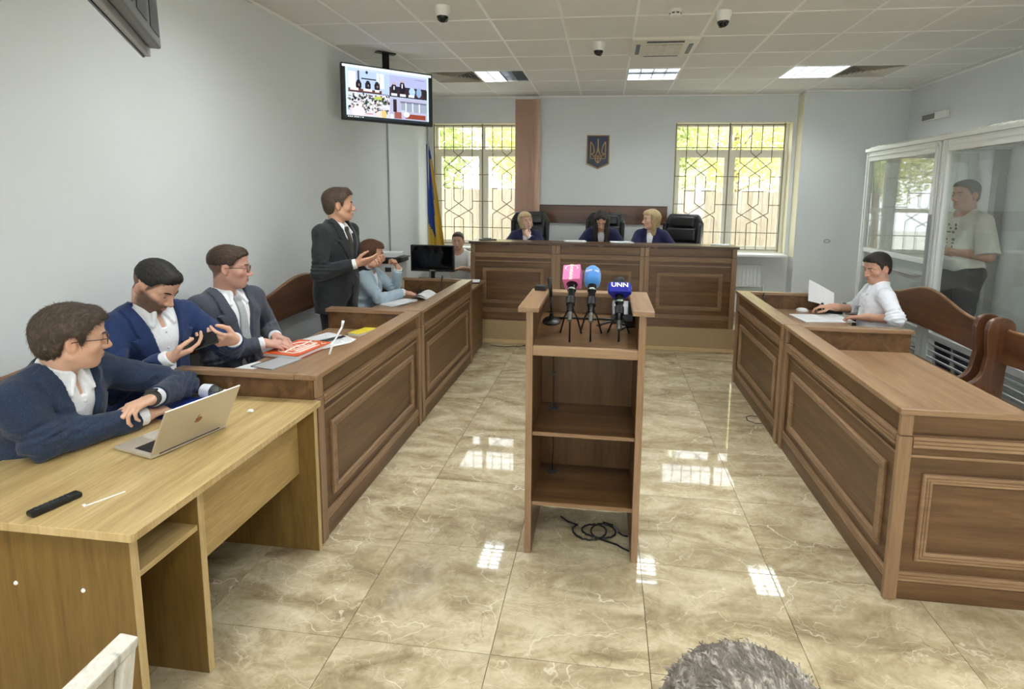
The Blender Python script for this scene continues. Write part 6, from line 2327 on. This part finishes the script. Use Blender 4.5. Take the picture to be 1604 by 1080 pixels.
obj('cord', MB().tube([(.09 + .012 * math.cos(k * .9), -.06 + .004 * k, .06 + .03 * math.sin(k * .16) + .012 * math.sin(k * .9)) for k in range(40)], .003, 5), M_black, t)
obj('keys', MB().box(-.02, .05, -.04, .05, .045, .05), M_dgrey, t)
t = thing('black_bag', 'black handbag with a looped handle behind the white shirted person', 'bag', (2.42, 5.10, .457), rad(10))
obj('body', MB().add([(-.13, -.06, 0), (.13, -.06, 0), (.13, .06, 0), (-.13, .06, 0), (-.16, -.03, .26), (.14, -.03, .22), (.14, .03, .22), (-.16, .03, .26)], [(0, 3, 2, 1), (4, 5, 6, 7), (0, 1, 5, 4), (1, 2, 6, 5), (2, 3, 7, 6), (3, 0, 4, 7)]), M_leather, t, bevel=.02)
obj('handle', MB().tube([(-.08, 0, .24), (-.06, 0, .33), (.0, 0, .37), (.06, 0, .33), (.08, 0, .22)], .012, 8), M_leather, t, smooth=True)
desk_mic('thin dark microphone at the far end of the right counter', (1.50, 5.0, ZS), rad(0), .10, -.06, M_black, r=.004)
t = thing('dark_pen', 'short dark pen under the hand of the white shirted person', 'pen', (2.035, 4.60, .79), rad(-30))
obj('barrel', MB().tube([(-.04, 0, .005), (.04, 0, .005)], .005, 8), plain('pen_dark', rgb(60, 26, 26), .3), t)
obj('cap', MB().tube([(.04, 0, .005), (.06, 0, .005)], .0055, 8), M_black, t)

# ------------------------------------------------------------------ on the judges' bench
BZ = PZ + .931
for x, lab in ((-.36, 'white papers at the left elbow of the dark-haired robed person'), (.19, 'white papers at the right of the dark-haired robed person')):
    t = thing('paper_stack', lab, 'papers', (x, 6.33, BZ), rad(6), 'papers on the long bench')
    for q_ in range(3):
        obj('sheet', sheet(MB(), rect(0, .004 * q_, .26, .17, .05 * q_, .003 * q_), .0027), M_paper, t)
t = thing('flat_device', 'small dark flat device on the left end of the long bench', 'device', (-1.40, 6.25, BZ), rad(25))
obj('body', MB().box(-.10, .10, -.05, .05, 0, .012), M_dgrey, t, bevel=.003)
obj('screen', MB().box(-.09, .09, -.04, .04, .012, .013), M_black, t)
obj('stand', MB().box(-.05, .05, .03, .045, .0125, .022), M_dgrey, t)
t = thing('white_papers', 'white papers at the right end of the long bench', 'papers', (1.30, 6.27, BZ), rad(-20))
for q_ in range(3):
    obj('sheet', sheet(MB(), rect(0, .004 * q_, .2, .1, .1 * q_, .004 * q_), .0035), M_paper, t)

# ------------------------------------------------------------------ microphones on the lectern
def surf(y):
    return 1.04 + (y - 2.389) * (.085 / .391)
def field_mic(label, c, tilt, top_fn, group='reporters microphones on the lectern', hl=.17):
    """handle axis leans away from the camera by tilt degrees"""
    t = thing('reporter_microphone', label, 'microphone', c, 0, group)
    Mx = Matrix.Rotation(rad(-tilt), 4, 'X')
    obj('handle', MB().lathe([(.012, -hl), (.015, -hl + .004), (.0165, -.06), (.021, -.035), (.021, -.0)], 18, Mx), plain('mic_black', rgb(22, 23, 25), .22, metal=.4), t, smooth='auto')
    obj('ring', MB().lathe([(.0212, -.045), (.0216, -.044), (.0216, -.036), (.0212, -.035)], 18, Mx, cap=False), plain('mic_ring', rgb(150, 165, 155), .25, metal=.8), t, smooth='auto')
    obj('plug', MB().lathe([(.009, -hl - .045), (.011, -hl - .04), (.011, -hl)], 14, Mx), plain('plug_grey', rgb(120, 124, 124), .3, metal=.8), t, smooth='auto')
    top_fn(t, Mx)
    # clip and three little legs to the board
    q_ = Mx @ Vector((0, 0, -hl * .62))
    gz = surf(c[1] + q_.y) - c[2] + .003
    leg = MB()
    for a in (-1.57, .55, 2.6):
        fy = q_.y + (.05 if a < 0 else .085) * math.sin(a)
        leg = MB().tube([(q_.x, q_.y, q_.z - .015), (q_.x + .035 * math.cos(a), q_.y + .03 * math.sin(a), (q_.z - .015 + gz) / 2 + .015), (q_.x + .06 * math.cos(a), fy, surf(c[1] + fy) - c[2] + .004)], .0045, 8)
        obj('leg', leg, M_blackm, t, smooth=True)
    obj('clip', MB().lathe([(.022, -hl * .62 - .02), (.022, -hl * .62 + .02)], 14, Mx), M_black, t)
    return t
M_pink = plain('mic_pink', rgb(236, 122, 176), .4)
def pink_top(t, Mx):
    h = .042
    obj('cube_flag', MB().box(-h, h, -h, h, -.005, .085, Mx @ Matrix.Rotation(rad(-7), 4, 'Z')), M_pink, t, bevel=.003)
    obj('flag_hole', MB().lathe([(.028, -.0065), (.028, -.004)], 22, Mx), plain('foam_dark', rgb(70, 20, 40), .9), t)
    Mf = Mx @ Matrix.Rotation(rad(-7), 4, 'Z') @ Matrix.Translation((0, -h - .0006, .045)) @ Matrix.Rotation(PI / 2, 4, 'X')
    text('lettering', 'новини', .027, M_wp, t, Mf @ Matrix.Translation((0, -.006, 0)) @ Matrix.Rotation(-PI / 2, 4, 'Z'))
    arc = MB().tube([(.030 * math.cos(a), .018 + .017 * math.sin(a), 0) for a in [rad(-30) + rad(240) * k / 18 for k in range(19)]], .0026, 6, Mf)
    obj('printed_arc', arc, M_wp, t, smooth=True)
field_mic('reporter microphone with a pink cube flag on the lectern', (-.155, 2.565, 1.315), 46, pink_top)
def blue_top(t, Mx):
    obj('foam_windscreen', MB().lathe([(.02, -.012), (.036, -.006), (.041, .02), (.041, .055), (.035, .082), (.02, .098), (.002, .103)], 28, Mx), plain('foam_blue', rgb(66, 134, 206), .95, bump=(900, .6, .002), sheen=.4), t, smooth=True)
    for x, s_ in ((-.018, 'ІНФО'), (.020, 'LIVE')):
        a = x / .041
        Mf = Mx @ Matrix.Rotation(a, 4, 'Z') @ Matrix.Translation((0, -.0412, .052)) @ Matrix.Rotation(PI / 2, 4, 'X')
        text('lettering', s_, .0125, M_wp, t, Mf)
field_mic('reporter microphone with a round blue foam windscreen on the lectern', (-.058, 2.575, 1.315), 44, blue_top)
M_unn = plain('unn_blue', rgb(28, 34, 150), .3)
def unn_top(t, Mx):
    obj('foam_windscreen', MB().lathe([(.026, .0), (.03, .03), (.03, .07), (.024, .09), (.004, .1)], 24, Mx), plain('foam_black', rgb(44, 46, 46), .95, bump=(900, .6, .002)), t, smooth=True)
    # triangular flag with rounded corners
    pts = []
    for k in range(3):
        ac = -PI / 2 + PI / 3 + k * 2 * PI / 3
        for q_ in range(-4, 5):
            a = ac + q_ * rad(13)
            pts.append((.040 * math.cos(ac) + .022 * math.cos(a), .040 * math.sin(ac) + .022 * math.sin(a)))
    obj('flag', MB().prism(pts, -.004, .05, 'XY', Mx), M_unn, t, bevel=.006)
    Mf = Mx @ Matrix.Translation((0, -.0425, .031)) @ Matrix.Rotation(PI / 2, 4, 'X')
    text('lettering', 'UNN', .032, M_wp, t, Mf @ Matrix.Diagonal((1.15, 1, 1, 1)), .0008)
    for s_ in (1, -1):
        Mr = Mx @ Matrix.Rotation(s_ * 2 * PI / 3, 4, 'Z') @ Matrix.Translation((0, -.0425, .031)) @ Matrix.Rotation(PI / 2, 4, 'X')
        text('lettering', 'UNN', .032, M_wp, t, Mr @ Matrix.Diagonal((1.15, 1, 1, 1)), .0008)
field_mic('reporter microphone with a dark blue flag lettered UNN on the lectern', (.075, 2.57, 1.265), 40, unn_top, hl=.14)
t = thing('gooseneck_microphone', 'black straight stick microphone on a round base on the lectern', 'microphone', (-.262, 2.655, surf(2.655) + .001))
obj('base', MB().lathe([(.046, 0), (.046, .006), (.038, .014), (.012, .018), (.010, .05)], 26, Matrix.Rotation(rad(12), 4, 'X')), M_black, t, smooth='auto')
obj('stem', MB().tube([(0, 0, .045), (-.006, .005, .13)], .006, 8), M_black, t, smooth=True)
obj('capsule', MB().tube([(-.006, .005, .13), (-.016, .012, .225)], [.0085, .011], 10), M_black, t, smooth=True)
t = thing('small_black_box', 'small black box on the left arm of the lectern', 'box', (-.335, 2.79, 1.2355), rad(-15))
obj('body', MB().box(-.03, .03, -.018, .018, 0, .022), M_black, t, bevel=.003)
obj('lid', MB().box(-.028, .028, -.016, .016, .0222, .027), M_dgrey, t)
t = thing('microphone_cables', 'black cables lying across the back of the lectern board', 'cable', (0, 0, 0))
def sc(pts):
    return [(x, y, surf(y) + .007) for x, y in pts]
obj('cable', MB().tube(sc([(-.235, 2.69), (-.15, 2.70), (-.06, 2.695), (.0, 2.70), (.06, 2.69), (.11, 2.705), (.155, 2.70)]), .006, 6), M_black, t, smooth=True)
obj('cable', MB().tube(sc([(-.03, 2.62), (.03, 2.67), (.08, 2.66), (.12, 2.64), (.155, 2.645)]), .005, 6), M_black, t, smooth=True)
obj('cable', MB().tube(sc([(.08, 2.58), (.11, 2.62), (.14, 2.625), (.156, 2.63)]), .005, 6), M_black, t, smooth=True)
t = thing('black_wedge', 'flat black pouch in the right back corner of the lectern board', 'wedge', (.098, 2.72, surf(2.72) + .002), 0)
obj('body', MB().prism([(-.05, 0), (.045, .018), (.045, .09), (-.0, .06), (-.05, .03)], -.055, .055, 'YZ'), M_leather, t, bevel=.008)  # plain dark wedge against the back of the board
obj('flap', MB().prism([(-.052, .0), (-.054, .0), (-.054, .034), (-.052, .034)], -.05, .05, 'YZ'), M_dgrey, t)
# cord inside the lectern and coil on the floor
t = thing('lectern_wire', 'thin dark cord hanging inside the lectern through both shelves', 'cord', (0, 0, 0))
obj('cord', MB().tube([(-.26, 2.70, 1.03), (-.255, 2.70, .9), (-.25, 2.698, .75), (-.25, 2.695, .63), (-.252, 2.697, .55), (-.246, 2.70, .42), (-.25, 2.698, .33), (-.25, 2.695, .272)], .003, 6), M_black, t, smooth=True)
obj('clip', MB().box(-.262, -.242, 2.696, 2.706, .80, .815), M_dgrey, t)
t = thing('floor_cable', 'black cable coiled on the floor under the lectern', 'cable', (0, 0, 0))
cp = []
for k in range(70):
    u = k / 69
    a = 2 * PI * 2.3 * u + 2.2
    cp.append((-.06 + .11 * u + .075 * math.cos(a), 2.585 + .06 * math.sin(a) * (1 + .2 * math.sin(u * 9)), .006 + .004 * (k % 2) + .006 * math.sin(PI * u)))
cp = [(-.20, 2.70, .006), (-.16, 2.66, .006)] + cp + [(.10, 2.50, .006), (.13, 2.475, .006), (.157, 2.46, .006)]
obj('cable', MB().tube(cp, .0048, 6), M_black, t, smooth=True)
obj('cable', MB().tube([(.03, 2.68, .006), (.08, 2.66, .006), (.11, 2.60, .006), (.13, 2.58, .006), (.157, 2.575, .006)], .0045, 6), M_black, t, smooth=True)
obj('connector', MB().tube([(.085, 2.64, .01), (.105, 2.60, .01)], .009, 8), M_grey, t, smooth=True)
t = thing('thin_floor_cord', 'thin dark cord on the floor before the judges platform, left', 'cord', (0, 0, 0))
obj('cord', MB().tube([(-1.30, 5.93, .004), (-1.2, 5.90, .004), (-1.08, 5.89, .004), (-1.0, 5.92, .004), (-.92, 5.95, .004)], .0035, 6), M_black, t, smooth=True)
obj('plug', MB().tube([(-.92, 5.95, .007), (-.89, 5.965, .007)], .007, 8), M_black, t)
t = thing('thin_wire_loop', 'thin wire loop sticking out under the right counter', 'wire', (0, 0, 0))
obj('wire', MB().tube([(1.245, 4.13, .004), (1.20, 4.12, .004), (1.15, 4.17, .004), (1.155, 4.24, .006), (1.2, 4.27, .004), (1.246, 4.26, .004)], .003, 6), M_dgrey, t, smooth=True)
obj('sleeve', MB().tube([(1.150, 4.18, .005), (1.152, 4.22, .006)], .005, 6), M_black, t)

# ------------------------------------------------------------------ chairs of the public, in the foreground
def public_chair(label, loc, rz):
    """faces local +y"""
    t = thing('upholstered_chair', label, 'chair', loc, rz, 'chairs of the public')
    M_up = plain('worn_upholstery', rgb(178, 168, 150), .9, var=.14, vscale=14, bump=(40, .4, .004))
    M_wf = wood('worn_white_wood', rgb(120, 116, 106), rgb(206, 202, 190), rgb(222, 218, 206), 'Z', .6, streak=(.30, .42, .7))
    obj('seat', MB().box(-.21, .21, -.20, .22, .42, .47), M_up, t, bevel=.02)
    obj('seat_frame', MB().box(-.215, .215, -.21, .215, .385, .419), M_wf, t, bevel=.004)
    Mb = Matrix.Translation((0, -.20, .43)) @ Matrix.Rotation(rad(9), 4, 'X')
    for s_ in (-1, 1):
        obj('back_post', MB().box(s_ * .208 - .016, s_ * .208 + .016, -.022, .012, -.43 + .012, .365, Mb), M_wf, t, bevel=.004)
        obj('front_leg', MB().box(s_ * .195 - .017, s_ * .195 + .017, .175, .21, 0, .384), M_wf, t, bevel=.003)
    obj('backrest', MB().box(-.19, .19, -.012, .035, .06, .350, Mb), M_up, t, bevel=.015)
    obj('top_rail', MB().box(-.224, .224, -.026, .016, .351, .378, Mb), M_wf, t, bevel=.005)
    pp = MB().tube([Mb @ Vector((.17 * math.cos(a), .036, .205 + .13 * math.sin(a))) for a in [2 * PI * k / 24 for k in range(24)]], .004, 6, closed=True)
    obj('piping', pp, M_dgrey, t, smooth=True)
    return t
public_chair('worn upholstered chair with a flaking pale frame in the bottom left corner', (-1.232, .675, 0), rad(93))
public_chair('worn upholstered chair under the grey haired person, out of view', (.115, .26, 0), 0)
